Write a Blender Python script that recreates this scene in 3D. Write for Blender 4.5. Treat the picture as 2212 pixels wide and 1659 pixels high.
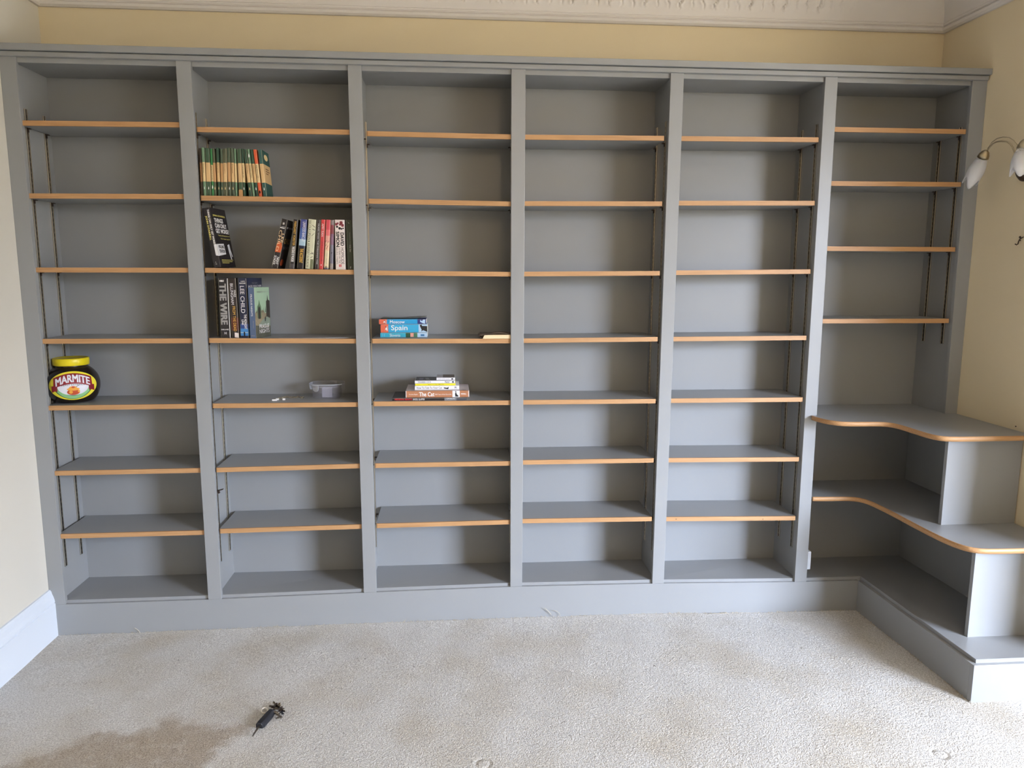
import bpy, bmesh, math, random
from mathutils import Vector, Matrix
R = random.Random(7)
PI = math.pi
for o in list(bpy.data.objects): bpy.data.objects.remove(o)
SC = bpy.context.scene
COL = SC.collection

# ------------------------------------------------------------------ camera
F_PX = 1611.3; PITCH = -0.1486; YAW = 0.0804; ROLL = 0.0032
CAM = Vector((1.6602, -3.0447, 1.4916))
_cy, _sy, _cp, _sp = math.cos(YAW), math.sin(YAW), math.cos(PITCH), math.sin(PITCH)
fwd = Vector((_sy*_cp, _cy*_cp, _sp)); rt0 = Vector((_cy, -_sy, 0)); up0 = rt0.cross(fwd)
rt = math.cos(ROLL)*rt0 + math.sin(ROLL)*up0; up = -math.sin(ROLL)*rt0 + math.cos(ROLL)*up0
cd = bpy.data.cameras.new('camera'); cam = bpy.data.objects.new('camera', cd); COL.objects.link(cam)
m = Matrix((rt, up, -fwd)).transposed().to_4x4(); m.translation = CAM
cam.matrix_world = m
cd.sensor_width = 36; cd.lens = 36*F_PX/2212; cd.clip_start = .05; cd.clip_end = 60
SC.camera = cam
# survey helpers: the photograph's pixel -> a point on a plane of the room
def ray(u, v): return fwd + rt*((u-1106)/F_PX) + up*((829.5-v)/F_PX)
def ay(u, v, y): r = ray(u, v); return CAM + r*((y-CAM.y)/r.y)
def az(u, v, z): r = ray(u, v); return CAM + r*((z-CAM.z)/r.z)
def ax(u, v, x): r = ray(u, v); return CAM + r*((x-CAM.x)/r.x)

# ------------------------------------------------------------------ light, world, exposure
w = bpy.data.worlds.new('world'); SC.world = w; w.use_nodes = True
_N = w.node_tree; _bg = _N.nodes['Background']
# overcast daylight: bright bluish sky above the horizon, dim warm street and gardens below it
_tc = _N.nodes.new('ShaderNodeTexCoord'); _sx = _N.nodes.new('ShaderNodeSeparateXYZ'); _cr = _N.nodes.new('ShaderNodeValToRGB'); _mr = _N.nodes.new('ShaderNodeMapRange')
_mr.inputs['From Min'].default_value = -.5; _mr.inputs['From Max'].default_value = .5
_cr.color_ramp.elements[0].position = .49; _cr.color_ramp.elements[0].color = (.085, .076, .06, 1)
_cr.color_ramp.elements[1].position = .70; _cr.color_ramp.elements[1].color = (.69, .79, 1, 1)
_N.links.new(_tc.outputs['Generated'], _sx.inputs[0]); _N.links.new(_sx.outputs['Z'], _mr.inputs['Value'])
_N.links.new(_mr.outputs[0], _cr.inputs[0]); _N.links.new(_cr.outputs[0], _bg.inputs[0])
_bg.inputs[1].default_value = 112.0
SC.view_settings.view_transform = 'Standard'; SC.view_settings.look = 'None'
SC.view_settings.exposure = 0.0; SC.view_settings.gamma = 1.0
SC.view_settings.use_curve_mapping = False
# the window opening in the wall behind the camera is marked as a light portal for the sky
_l = bpy.data.lights.new('window_portal', 'AREA'); _l.shape = 'RECTANGLE'; _l.size = 2.35; _l.size_y = 1.85; _l.cycles.is_portal = True
_o = bpy.data.objects.new('window_portal', _l); _o.location = (6.325, -4.46, 1.625); _o.rotation_euler = (math.radians(90), 0, 0); COL.objects.link(_o)

# the room's warm ceiling lamp, hanging behind the camera
_l = bpy.data.lights.new('ceiling_lamp', 'POINT'); _l.energy = 21; _l.color = (1, .70, .42); _l.shadow_soft_size = .14
_o = bpy.data.objects.new('ceiling_lamp', _l); _o.location = (2.3, -3.5, 2.38); COL.objects.link(_o)

# ------------------------------------------------------------------ materials
def srgb(c):
    return tuple((x/12.92 if x <= .04045 else ((x+.055)/1.055)**2.4) for x in [v/255 for v in c])
MATS = {}
def mat(name, rgb, rough=.6, metal=0, var=.04, scale=30, bump=0, bscale=200, spec=.5, sheen=0):
    if name in MATS: return MATS[name]
    M = bpy.data.materials.new(name); M.use_nodes = True; N = M.node_tree; b = N.nodes['Principled BSDF']
    b.inputs['Roughness'].default_value = rough; b.inputs['Metallic'].default_value = metal
    b.inputs['Specular IOR Level'].default_value = spec
    c = srgb(rgb)
    tc = N.nodes.new('ShaderNodeTexCoord'); ns = N.nodes.new('ShaderNodeTexNoise')
    ns.inputs['Scale'].default_value = scale; ns.inputs['Detail'].default_value = 3
    N.links.new(tc.outputs['Object'], ns.inputs['Vector'])
    mx = N.nodes.new('ShaderNodeMix'); mx.data_type = 'RGBA'
    mx.inputs[6].default_value = (*[x*(1-var) for x in c], 1); mx.inputs[7].default_value = (*[min(1, x*(1+var)) for x in c], 1)
    N.links.new(ns.outputs['Fac'], mx.inputs[0]); N.links.new(mx.outputs[2], b.inputs['Base Color'])
    if bump:
        n2 = N.nodes.new('ShaderNodeTexNoise'); n2.inputs['Scale'].default_value = bscale; n2.inputs['Detail'].default_value = 2
        N.links.new(tc.outputs['Object'], n2.inputs['Vector'])
        bp = N.nodes.new('ShaderNodeBump'); bp.inputs['Strength'].default_value = bump; bp.inputs['Distance'].default_value = .002
        N.links.new(n2.outputs['Fac'], bp.inputs['Height']); N.links.new(bp.outputs['Normal'], b.inputs['Normal'])
    MATS[name] = M; return M
GREY = mat('grey_eggshell_paint', (146, 148, 149), .36, var=.015, scale=6, bump=.05, bscale=900, spec=.45)
WALL = mat('cream_emulsion', (223, 209, 178), .8, var=.02, scale=3, bump=.12, bscale=500, spec=.2)
WALLP = mat('pale_cream_emulsion', (210, 206, 195), .8, var=.02, scale=3, bump=.12, bscale=500, spec=.2)
WHITE = mat('white_ceiling_paint', (222, 218, 214), .7, var=.02, scale=4, spec=.3)
SKIRT = mat('white_gloss_paint', (214, 221, 230), .4, var=.015, scale=5)
CHROME = mat('nickel_plated_steel', (232, 224, 208), .28, 1, var=.1, scale=8)
WEB = mat('dull_nickel_web', (58, 54, 50), .45, 1, var=.1, scale=8)
SLOT = mat('dark_slot', (28, 26, 24), .6)
PAGES = mat('book_pages', (222, 208, 178), .9, var=.08, scale=90)
PAGESW = mat('book_pages_white', (226, 222, 212), .9, var=.05, scale=90)
BRASS = mat('antique_brass', (176, 164, 138), .32, 1, var=.08, scale=20)
BRONZE = mat('dark_bronze', (74, 60, 52), .5, .6, var=.1)
STEEL = mat('key_steel', (176, 170, 160), .28, 1, var=.1, scale=60)

def oak():
    M = bpy.data.materials.new('oak_edging'); M.use_nodes = True; N = M.node_tree; b = N.nodes['Principled BSDF']
    tc = N.nodes.new('ShaderNodeTexCoord'); mp = N.nodes.new('ShaderNodeMapping'); mp.inputs['Scale'].default_value = (2.2, 60, 170)
    n1 = N.nodes.new('ShaderNodeTexNoise'); n1.inputs['Scale'].default_value = 3; n1.inputs['Detail'].default_value = 6; n1.inputs['Distortion'].default_value = .6
    cr = N.nodes.new('ShaderNodeValToRGB')
    cr.color_ramp.elements[0].position = .3; cr.color_ramp.elements[0].color = (*srgb((168, 124, 80)), 1)
    cr.color_ramp.elements[1].position = .72; cr.color_ramp.elements[1].color = (*srgb((196, 154, 108)), 1)
    N.links.new(tc.outputs['Object'], mp.inputs['Vector']); N.links.new(mp.outputs[0], n1.inputs['Vector'])
    N.links.new(n1.outputs['Fac'], cr.inputs[0]); N.links.new(cr.outputs[0], b.inputs['Base Color'])
    b.inputs['Roughness'].default_value = .5
    return M
OAK = oak(); KNOT = mat('oak_knot', (92, 60, 36), .7, var=.2, scale=300)

def carpet():
    M = bpy.data.materials.new('worn_carpet'); M.use_nodes = True; N = M.node_tree; L = N.links.new; b = N.nodes['Principled BSDF']
    b.inputs['Roughness'].default_value = 1; b.inputs['Specular IOR Level'].default_value = .05
    tc = N.nodes.new('ShaderNodeTexCoord')
    def noise(s, d, dist=0):
        n = N.nodes.new('ShaderNodeTexNoise'); n.inputs['Scale'].default_value = s; n.inputs['Detail'].default_value = d
        n.inputs['Distortion'].default_value = dist
        L(tc.outputs['Object'], n.inputs['Vector']); return n
    def mix(f, a, c):
        x = N.nodes.new('ShaderNodeMix'); x.data_type = 'RGBA'
        for i, v in ((0, f), (6, a), (7, c)):
            if isinstance(v, (tuple, float, int)): x.inputs[i].default_value = (*v, 1) if isinstance(v, tuple) else v
            else: L(v, x.inputs[i])
        return x.outputs[2]
    def ramp(src, p0, p1):
        r = N.nodes.new('ShaderNodeMapRange'); r.inputs['From Min'].default_value = p0; r.inputs['From Max'].default_value = p1
        L(src, r.inputs['Value']); return r.outputs[0]
    fine = noise(230, 3, .4); big = noise(3.2, 5); mid = noise(26, 4)
    base = mix(ramp(fine.outputs['Fac'], .32, .68), srgb((176, 173, 168)), srgb((228, 226, 222)))
    base = mix(ramp(big.outputs['Fac'], .45, .75), base, mix(ramp(fine.outputs['Fac'], .3, .7), srgb((162, 154, 141)), srgb((214, 207, 194))))
    at = N.nodes.new('ShaderNodeAttribute'); at.attribute_name = 'stain'
    ad = N.nodes.new('ShaderNodeMath'); ad.operation = 'MULTIPLY_ADD'; ad.inputs[1].default_value = .5
    L(mid.outputs['Fac'], ad.inputs[0])
    L(at.outputs['Fac'], ad.inputs[2])
    st = ramp(ad.outputs[0], .62, .86)
    mu = N.nodes.new('ShaderNodeMath'); mu.operation = 'MULTIPLY'; mu.inputs[1].default_value = .62; L(st, mu.inputs[0])
    dirt = mix(ramp(fine.outputs['Fac'], .3, .7), srgb((124, 108, 88)), srgb((174, 156, 132)))
    base = mix(mu.outputs[0], base, dirt)
    L(base, b.inputs['Base Color'])
    h = N.nodes.new('ShaderNodeMath'); h.operation = 'ADD'; L(fine.outputs['Fac'], h.inputs[0]); L(noise(90, 3, .5).outputs['Fac'], h.inputs[1])
    # pressed rings left by furniture feet
    last = h.outputs[0]
    for p in (az(2030, 1628, 0), az(1043, 1650, 0)):
        vd = N.nodes.new('ShaderNodeVectorMath'); vd.operation = 'DISTANCE'; vd.inputs[1].default_value = (p.x, p.y, 0)
        L(tc.outputs['Object'], vd.inputs[0])
        s = N.nodes.new('ShaderNodeMath'); s.operation = 'SUBTRACT'; s.inputs[1].default_value = .022; L(vd.outputs['Value'], s.inputs[0])
        a = N.nodes.new('ShaderNodeMath'); a.operation = 'ABSOLUTE'; L(s.outputs[0], a.inputs[0])
        r = N.nodes.new('ShaderNodeMapRange'); r.inputs['From Min'].default_value = 0; r.inputs['From Max'].default_value = .009
        r.inputs['To Min'].default_value = -1.0; r.inputs['To Max'].default_value = 0; L(a.outputs[0], r.inputs['Value'])
        q = N.nodes.new('ShaderNodeMath'); q.operation = 'ADD'; L(last, q.inputs[0]); L(r.outputs[0], q.inputs[1]); last = q.outputs[0]
    bp = N.nodes.new('ShaderNodeBump'); bp.inputs['Strength'].default_value = .9; bp.inputs['Distance'].default_value = .004
    L(last, bp.inputs['Height']); L(bp.outputs['Normal'], b.inputs['Normal'])
    return M
CARPET = carpet()

# ------------------------------------------------------------------ mesh helpers
def tag(o, label=None, cat=None, group=None, kind=None):
    if label: o['label'] = label
    if cat: o['category'] = cat
    if group: o['group'] = group
    if kind: o['kind'] = kind
    return o
def thing(name, loc, label, cat, group=None, rz=0):
    o = bpy.data.objects.new(name, None); o.empty_display_size = .05; COL.objects.link(o); o.location = loc; o.rotation_euler = (0, 0, rz)
    return tag(o, label, cat, group)
class MB:
    def __init__(s): s.v = []; s.f = []; s.m = []; s.mats = []; s.sm = []
    def mi(s, mt):
        if mt not in s.mats: s.mats.append(mt)
        return s.mats.index(mt)
    def face(s, pts, mt, smooth=False):
        i = len(s.v); s.v += [tuple(p) for p in pts]; s.f.append(tuple(range(i, i+len(pts)))); s.m.append(s.mi(mt)); s.sm.append(smooth)
    def raw(s, vs, fs, mt, smooth=False):
        i = len(s.v); s.v += [tuple(p) for p in vs]; k = s.mi(mt)
        for f in fs: s.f.append(tuple(i+j for j in f)); s.m.append(k); s.sm.append(smooth)
    def hexa(s, p, mt):   # 8 pts: bottom 0-3 ccw from above, top 4-7
        s.raw(p, [(3, 2, 1, 0), (4, 5, 6, 7), (0, 1, 5, 4), (1, 2, 6, 5), (2, 3, 7, 6), (3, 0, 4, 7)], mt)
    def box(s, x0, x1, y0, y1, z0, z1, mt):
        s.hexa([(x0, y0, z0), (x1, y0, z0), (x1, y1, z0), (x0, y1, z0), (x0, y0, z1), (x1, y0, z1), (x1, y1, z1), (x0, y1, z1)], mt)
    def prism(s, poly, z0, z1, mt, smooth=False):   # poly ccw (x,y)
        n = len(poly); vs = [(x, y, z0) for x, y in poly]+[(x, y, z1) for x, y in poly]
        s.raw(vs, [tuple(range(n-1, -1, -1)), tuple(range(n, 2*n))], mt)
        s.raw(vs, [(i, (i+1) % n, n+(i+1) % n, n+i) for i in range(n)], mt, smooth)
    def lathe(s, prof, mt, n=32, c=(0, 0, 0), smooth=True):
        vs = []; fs = []
        for r, z in prof:
            for k in range(n):
                a = 2*PI*k/n; vs.append((c[0]+r*math.cos(a), c[1]+r*math.sin(a), c[2]+z))
        for j in range(len(prof)-1):
            for k in range(n): fs.append((j*n+k, j*n+(k+1) % n, (j+1)*n+(k+1) % n, (j+1)*n+k))
        if prof[0][0] > 1e-6: fs.append(tuple(range(n-1, -1, -1)))
        if prof[-1][0] > 1e-6: fs.append(tuple((len(prof)-1)*n+k for k in range(n)))
        s.raw(vs, fs, mt, smooth)
    def tube(s, pts, r, mt, n=8):
        pts = [Vector(p) for p in pts]; vs = []; fs = []; N = None
        for i, p in enumerate(pts):
            t = (pts[min(i+1, len(pts)-1)]-pts[max(i-1, 0)]).normalized()
            if N is None: N = t.orthogonal().normalized()
            N = (N-t*N.dot(t)).normalized(); B = t.cross(N); rr = r[i] if isinstance(r, (list, tuple)) else r
            for k in range(n):
                a = 2*PI*k/n; vs.append(p+N*(rr*math.cos(a))+B*(rr*math.sin(a)))
        for i in range(len(pts)-1):
            for k in range(n): fs.append((i*n+k, i*n+(k+1) % n, (i+1)*n+(k+1) % n, (i+1)*n+k))
        fs.append(tuple(range(n-1, -1, -1))); fs.append(tuple((len(pts)-1)*n+k for k in range(n)))
        s.raw(vs, fs, mt, True)
    def build(s, name, parent=None, bevel=0, label=None, kind=None, xf=None):
        me = bpy.data.meshes.new(name)
        vs = [tuple(xf @ Vector(v)) for v in s.v] if xf is not None else s.v
        me.from_pydata(vs, [], s.f)
        for mt in s.mats: me.materials.append(mt)
        me.polygons.foreach_set('material_index', s.m); me.polygons.foreach_set('use_smooth', s.sm)
        me.update()
        o = bpy.data.objects.new(name, me); COL.objects.link(o)
        if parent is not None: o.parent = parent
        if bevel:
            b = o.modifiers.new('bevel', 'BEVEL'); b.width = bevel; b.segments = 2; b.limit_method = 'ANGLE'; b.angle_limit = .7
        if label: o['label'] = label
        if kind: o['kind'] = kind
        return o

# text -> triangulated outline in a unit frame
_TC = {}
def textmesh(s, bold=0.0):
    k = (s, bold)
    if k in _TC: return _TC[k]
    cu = bpy.data.curves.new('t', 'FONT'); cu.body = s; cu.resolution_u = 3; cu.size = 1
    o = bpy.data.objects.new('t', cu); COL.objects.link(o)
    bpy.context.view_layer.update()
    dg = bpy.context.evaluated_depsgraph_get(); me = bpy.data.meshes.new_from_object(o.evaluated_get(dg))
    vs = [(v.co.x, v.co.y) for v in me.vertices]; fs = [tuple(p.vertices) for p in me.polygons]
    bpy.data.objects.remove(o); bpy.data.curves.remove(cu); bpy.data.meshes.remove(me)
    lay = [0]*len(vs)
    if bold > 0:      # heavier strokes: overlaid copies a hair apart, each a film's thickness above the last
        n0 = len(vs); v2 = []; f2 = []; lay = []
        for q, (dx, dy) in enumerate(((bold, bold*.6), (-bold, bold*.6), (bold, -bold*.6), (-bold, -bold*.6), (0, 0))):
            v2 += [(x+dx, y+dy) for x, y in vs]; f2 += [tuple(i+q*n0 for i in f) for f in fs]; lay += [q]*n0
        vs, fs = v2, f2
    x0 = min(v[0] for v in vs); x1 = max(v[0] for v in vs); y0 = min(v[1] for v in vs); y1 = max(v[1] for v in vs)
    _TC[k] = ([((x-x0)/(x1-x0), (y-y0)/(y1-y0), l*.00007) for (x, y), l in zip(vs, lay)], fs); return _TC[k]
def put_text(mb, s, o, rv, uv, w_, h_, mt, bold=0.0, fn=None):
    """text in the rectangle from corner o, along rv (width w_) and uv (height h_)"""
    vs, fs = textmesh(s, bold); o = Vector(o); rv = Vector(rv); uv = Vector(uv)
    n = rv.cross(uv); pts = [o+rv*(a*w_)+uv*(b*h_)+n*l for a, b, l in vs]
    mb.raw(pts, fs, mt)

# ------------------------------------------------------------------ room shell
XR = 3.86; YB = .312; ZC = 2.82; YF = -4.4; XE = 8.1; YA = -.86
def struct(name, mb, parent=None, **k):
    o = mb.build(name, parent, **k)
    if parent is None: o['kind'] = 'structure'
    return o
T = .12
b = MB(); b.box(-T, XR+T, YB, YB+T, -.05, ZC+.05, WALL); struct('wall_back', b)
b = MB(); b.box(-T, 0, YF-T, YB, -.05, ZC+.05, WALLP); struct('wall_left', b)
b = MB(); b.box(XR, XR+T, YA, YB, -.05, ZC+.05, WALL); struct('wall_right', b)
b = MB(); b.box(XR+T, XE+T, YA, YA+T, -.05, ZC+.05, WALL); struct('wall_alcove', b)
b = MB(); b.box(XE, XE+T, YF-T, YA, -.05, ZC+.05, WALL); struct('wall_east', b)
WIN = [(5.15, 7.5, .7, 2.55)]
b = MB(); xs = [-T, 5.15, 7.5, XE+T]
for i in (0, 2): b.box(xs[i], xs[i+1], YF-T, YF, -.05, ZC+.05, WALL)
for x0, x1, z0, z1 in WIN: b.box(x0, x1, YF-T, YF, -.05, z0, WALL); b.box(x0, x1, YF-T, YF, z1, ZC+.05, WALL)
struct('wall_front', b)
for i, (x0, x1, z0, z1) in enumerate(WIN):
    fr = MB(); t = .05
    fr.box(x0, x1, YF-.05, YF, z0, z0+t, SKIRT); fr.box(x0, x1, YF-.05, YF, z1-t, z1, SKIRT)
    fr.box(x0, x0+t, YF-.05, YF, z0+t, z1-t, SKIRT); fr.box(x1-t, x1, YF-.05, YF, z0+t, z1-t, SKIRT)
    fr.box(x0+t, x1-t, YF-.045, YF-.005, (z0+z1)/2-.02, (z0+z1)/2+.02, SKIRT)
    struct('window_%d' % (i+1), fr)
b = MB(); b.box(-T, XE+T, YF-T, YB+T, ZC, ZC+T, WHITE); struct('ceiling', b)

# floor: gently uneven carpet, fine grid where it is in view
STAIN = [(0, 1650), (110, 1618), (222, 1565), (285, 1577), (320, 1571), (335, 1536), (380, 1527), (386, 1545), (450, 1558), (538, 1552), (568, 1543), (560, 1575), (540, 1592), (519, 1596), (487, 1621), (468, 1659), (300, 1800), (-120, 1800), (-120, 1700)]
SPX = [az(u, v, 0) for u, v in STAIN]
def inside(x, y):
    c = False; n = len(SPX); j = n-1
    for i in range(n):
        if (SPX[i].y > y) != (SPX[j].y > y) and x < (SPX[j].x-SPX[i].x)*(y-SPX[i].y)/(SPX[j].y-SPX[i].y)+SPX[i].x: c = not c
        j = i
    return c
def lerp(t, tab):
    if t <= tab[0][0]: return tab[0][1]
    for (a, p), (c, q) in zip(tab, tab[1:]):
        if t <= c: return p+(q-p)*(t-a)/(c-a)
    return tab[-1][1]
UNEVEN = [(0, -.003), (.15, -.003), (1.1, .004), (1.9, .007), (2.5, .006), (3.05, -.008), (3.5, -.012)]
def fz(x, y):
    k = max(0, 1+y/.65) if y < 0 else 1
    return lerp(x, UNEVEN)*k*k*(3-2*k) if x < 3.7 else 0
xs_ = [i*.02 for i in range(-4, 196)]+[4.2, 5, 6, 7, 8.2]; ys_ = [-4.5, -3.8, -3, -2.4, -2]+[-1.8+i*.02 for i in range(97)]+[.2, .4]
vs = [(x, y, fz(x, y)+.0012*math.sin(23*x+9*y)*math.sin(17*y-5*x)) for y in ys_ for x in xs_]
nx = len(xs_); me = bpy.data.meshes.new('floor')
me.from_pydata(vs, [], [(j*nx+i, j*nx+i+1, (j+1)*nx+i+1, (j+1)*nx+i) for j in range(len(ys_)-1) for i in range(nx-1)])
ins = [[1.0 if inside(x, y) else 0.0 for x in xs_] for y in ys_]
att = me.attributes.new('stain', 'FLOAT', 'POINT'); vals = []
for j in range(len(ys_)):
    for i in range(nx):
        a = c = 0
        for dj in (-2, -1, 0, 1, 2):
            for di in (-2, -1, 0, 1, 2):
                jj, ii = j+dj, i+di
                if 0 <= jj < len(ys_) and 0 <= ii < nx: a += ins[jj][ii]; c += 1
        vals.append(a/c*.62)
att.data.foreach_set('value', vals)
me.materials.append(CARPET); me.polygons.foreach_set('use_smooth', [True]*len(me.polygons))
FLOOR = bpy.data.objects.new('floor', me); COL.objects.link(FLOOR); FLOOR['kind'] = 'structure'

# left skirting board with ogee top
prof = [(0, .197), (.006, .196), (.010, .190), (.012, .180), (.017, .166), (.0205, .152), (.021, .143), (.0185, .140), (.022, .137), (.022, -.02), (0, -.02)]
b = MB(); n = len(prof)
vv = [(x, 0, z) for x, z in prof]+[(x, YF, z) for x, z in prof]
b.raw(vv, [(i, i+1, n+i+1, n+i) for i in range(n-1)]+[tuple(range(n))], SKIRT)
struct('baseboard_left', b)
b = MB(); b.box(XR+T, XE, YA-.02, YA, -.02, .19, SKIRT); struct('baseboard_right', b)

# plaster cornice: bead, fillet, then a cove with carved leaf relief
def cove_profile():
    P = [(0, 2.549), (.012, 2.549), (.020, 2.556), (.022, 2.566), (.017, 2.570), (.014, 2.573), (.020, 2.577), (.021, 2.582), (.016, 2.586), (.018, 2.590)]
    for k in range(1, 41):
        a = k/40*PI/2; P.append((.018+.20*(1-math.cos(a)), 2.592+.20*math.sin(a)))
    P += [(.235, 2.80), (.235, 2.82)]
    return P
CP = cove_profile(); K0 = 10
def leaf(s, t):
    """relief (metres, out of the cove) at distance s along the run and height t in 0..1"""
    if t < .03 or t > .9: return 0
    per = .154; d = 0
    for ph, dep, wv in ((.2, .007, 9), (.86, .0045, 7), (.52, .003, 11)):
        c = (s/per-ph-.035*math.sin(t*26+wv)-.02*math.sin(t*61+wv*2)) % 1; c = min(c, 1-c)
        d -= dep*math.exp(-(c/.026)**2)
        d += dep*.5*math.exp(-((c-.06)/.05)**2)
    d += .003*math.sin(2*PI*s/per)*math.sin(PI*t)
    k = min(1, (t-.03)/.08, (.9-t)/.1)
    return d*k
def cove(name, kind_, s0, s1, carved=True):
    n = max(2, int(abs((s1-s0)/(.0025 if carved else .02)))); b = MB(); vs = []; m_ = len(CP)
    for i in range(n+1):
        for j, (o, z) in enumerate(CP):
            if kind_ == 'back':
                lo, hi = s0+o, s1-o; s = lo+(hi-lo)*i/n
            else:
                lo, hi = YB-o, s1; s = lo+(hi-lo)*i/n
            d = 0
            if carved and j > K0 and j < m_-2:
                t = (j-K0)/(m_-2-K0)
                edge = min(1, max(0, (abs(s-(s0 if kind_ == 'back' else YB))-.3)/.15), max(0, (abs(s1-s)-.42)/.2) if kind_ == 'back' else 1)
                d = leaf(s, t)*edge
            if kind_ == 'back': vs.append((s, YB-o-d, z-d*.6))
            elif kind_ == 'left': vs.append((o+d, s, z-d*.6))
            else: vs.append((XR-o-d, s, z-d*.6))
    b.raw(vs, [(i*m_+j, (i+1)*m_+j, (i+1)*m_+j+1, i*m_+j+1) for i in range(n) for j in range(m_-1)], WHITE, False)
    return struct(name, b)
cove('trim_1', 'back', 0, XR)
cove('trim_2', 'left', YB, YF, False)
cove('trim_3', 'right', YB, YA, False)

# ------------------------------------------------------------------ the built-in bookcase
CASE = thing('bookcase', (0, 0, 0), 'wall-wide grey painted built-in bookcase with six bays of oak-edged shelves', 'bookcase')
PL = [(0, .131), (.633, .133), (1.276, .1425), (1.9, .149), (2.525, .144), (3.17, .131), (3.46, .129)]
plz = lambda x: lerp(x, PL)
POSTS = [(0.0, .058, 0.0, .061), (.632, .687, .633, .688), (1.270, 1.322, 1.276, 1.330), (1.899, 1.955, 1.901, 1.952), (2.533, 2.587, 2.525, 2.577), (3.169, 3.222, 3.171, 3.226), (3.795, 3.86, 3.805, 3.86)]
ZT = 2.277
def post(i):
    a, c, a2, c2 = POSTS[i]; z0 = plz((a2+c2)/2) if i < 6 else .86
    b = MB(); D_ = .020
    if i == 6: z0 = .868
    b.hexa([(a2, 0, z0), (c2, 0, z0), (c2, D_, z0), (a2, D_, z0), (a, 0, ZT), (c, 0, ZT), (c, D_, ZT), (a, D_, ZT)], GREY)
    b.build('upright_post', CASE, bevel=.0015)
for i in range(7): post(i)
# side panels / partitions behind the posts
SIDES = [(.004, .040), (.652, .670), (1.292, 1.310), (1.918, 1.936), (2.541, 2.559), (3.181, 3.199), (3.811, 3.856)]
YK = .25
for i, (a, c) in enumerate(SIDES):
    b = MB(); z0 = .10 if i < 6 else .10
    b.box(a, c, .020, YK, z0, 2.262, GREY); b.build('partition', CASE)
# back panels, top and bottom boards, rails - one per bay
ZBK = [.144, .147, .159, .156, .145, .140]
for i in range(6):
    x0, x1 = SIDES[i][1], SIDES[i+1][0]
    b = MB(); b.box(x0, x1, YK, YK+.012, .10, 2.275, GREY); b.build('back_panel', CASE)
    b = MB(); b.box(x0, x1, .020, YK, 2.261, 2.276, GREY); b.build('top_board', CASE)
    pa, pc = POSTS[i], POSTS[i+1]
    b = MB(); b.box(pa[1], pc[0], .010, .020, 2.257, 2.277, GREY); b.build('top_rail', CASE, bevel=.001)
    xa, xb = pa[3], (pc[2] if i < 5 else 3.484)
    b = MB(); za, zb_ = plz(xa)+.0135, plz(xb)+.0135
    # bottom board with its own recessed front edge
    b.hexa([(xa, .012, za-.03), (xb, .012, zb_-.03), (xb, .020, zb_-.03), (xa, .020, za-.03), (xa, .012, za), (xb, .012, zb_), (xb, .020, zb_), (xa, .020, za)], GREY)
    b.hexa([(x0, .020, za-.02), (x1, .020, zb_-.02), (x1, YK, ZBK[i]-.02), (x0, YK, ZBK[i]-.02), (x0, .020, za), (x1, .020, zb_), (x1, YK, ZBK[i]), (x0, YK, ZBK[i])], GREY)
    b.build('bottom_board', CASE)
# plinth
b = MB(); xs2 = [0.022, .35, .66, .97, 1.3, 1.6, 1.9, 2.2, 2.53, 2.85, 3.17, 3.467]
for a, c in zip(xs2, xs2[1:]):
    b.face([(a, 0, -.04), (c, 0, -.04), (c, 0, plz(c)), (a, 0, plz(a))], GREY); b.face([(a, 0, plz(a)), (c, 0, plz(c)), (c, .02, plz(c)), (a, .02, plz(a))], GREY)
    b.face([(c, .02, -.04), (a, .02, -.04), (a, .02, plz(a)), (c, .02, plz(c))], GREY)
b.build('plinth', CASE)
# crown moulding
b = MB(); b.box(0, XR, -.024, .02, 2.2935, 2.317, GREY); b.box(0, XR, .02, YB, 2.300, 2.317, GREY); b.build('crown_moulding', CASE, bevel=.0015)
b = MB(); b.box(0, XR-.004, -.012, .02, 2.2745, 2.2915, GREY); b.build('frieze', CASE, bevel=.0015)
# adjustable shelves  (left x, right x, z left, z right)
SH = {1: [(2.050, 2.054), (1.783, 1.787), (1.504, 1.505), (1.227, 1.227), (.961, .963), (.694, .696), (.429, .431)],
      2: [(2.038, 2.038), (1.782, 1.779), (1.505, 1.499), (1.228, 1.223), (.963, .962), (.696, .703), (.435, .441)],
      3: [(2.034, 2.031), (1.777, 1.772), (1.497, 1.493), (1.223, 1.221), (.964, .963), (.703, .703), (.442, .445)],
      4: [(2.031, 2.036), (1.774, 1.779), (1.494, 1.499), (1.222, 1.226), (.964, .963), (.706, .705), (.448, .444)],
      5: [(2.036, 2.041), (1.782, 1.788), (1.501, 1.508), (1.226, 1.229), (.964, .963), (.705, .699), (.442, .432)],
      6: [(2.083, 2.084), (1.868, 1.871), (1.603, 1.603), (1.300, 1.300)]}
SX = {1: (.052, .640), 2: (.691, 1.281), 3: (1.334, 1.906), 4: (1.948, 2.519), 5: (2.571, 3.164), 6: (3.211, 3.795)}
YS = .010
def shelf_z(bay, k, x):
    (a, c) = SX[bay]; zl, zr = SH[bay][k]; return zl+(zr-zl)*(x-a)/(c-a)
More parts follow.
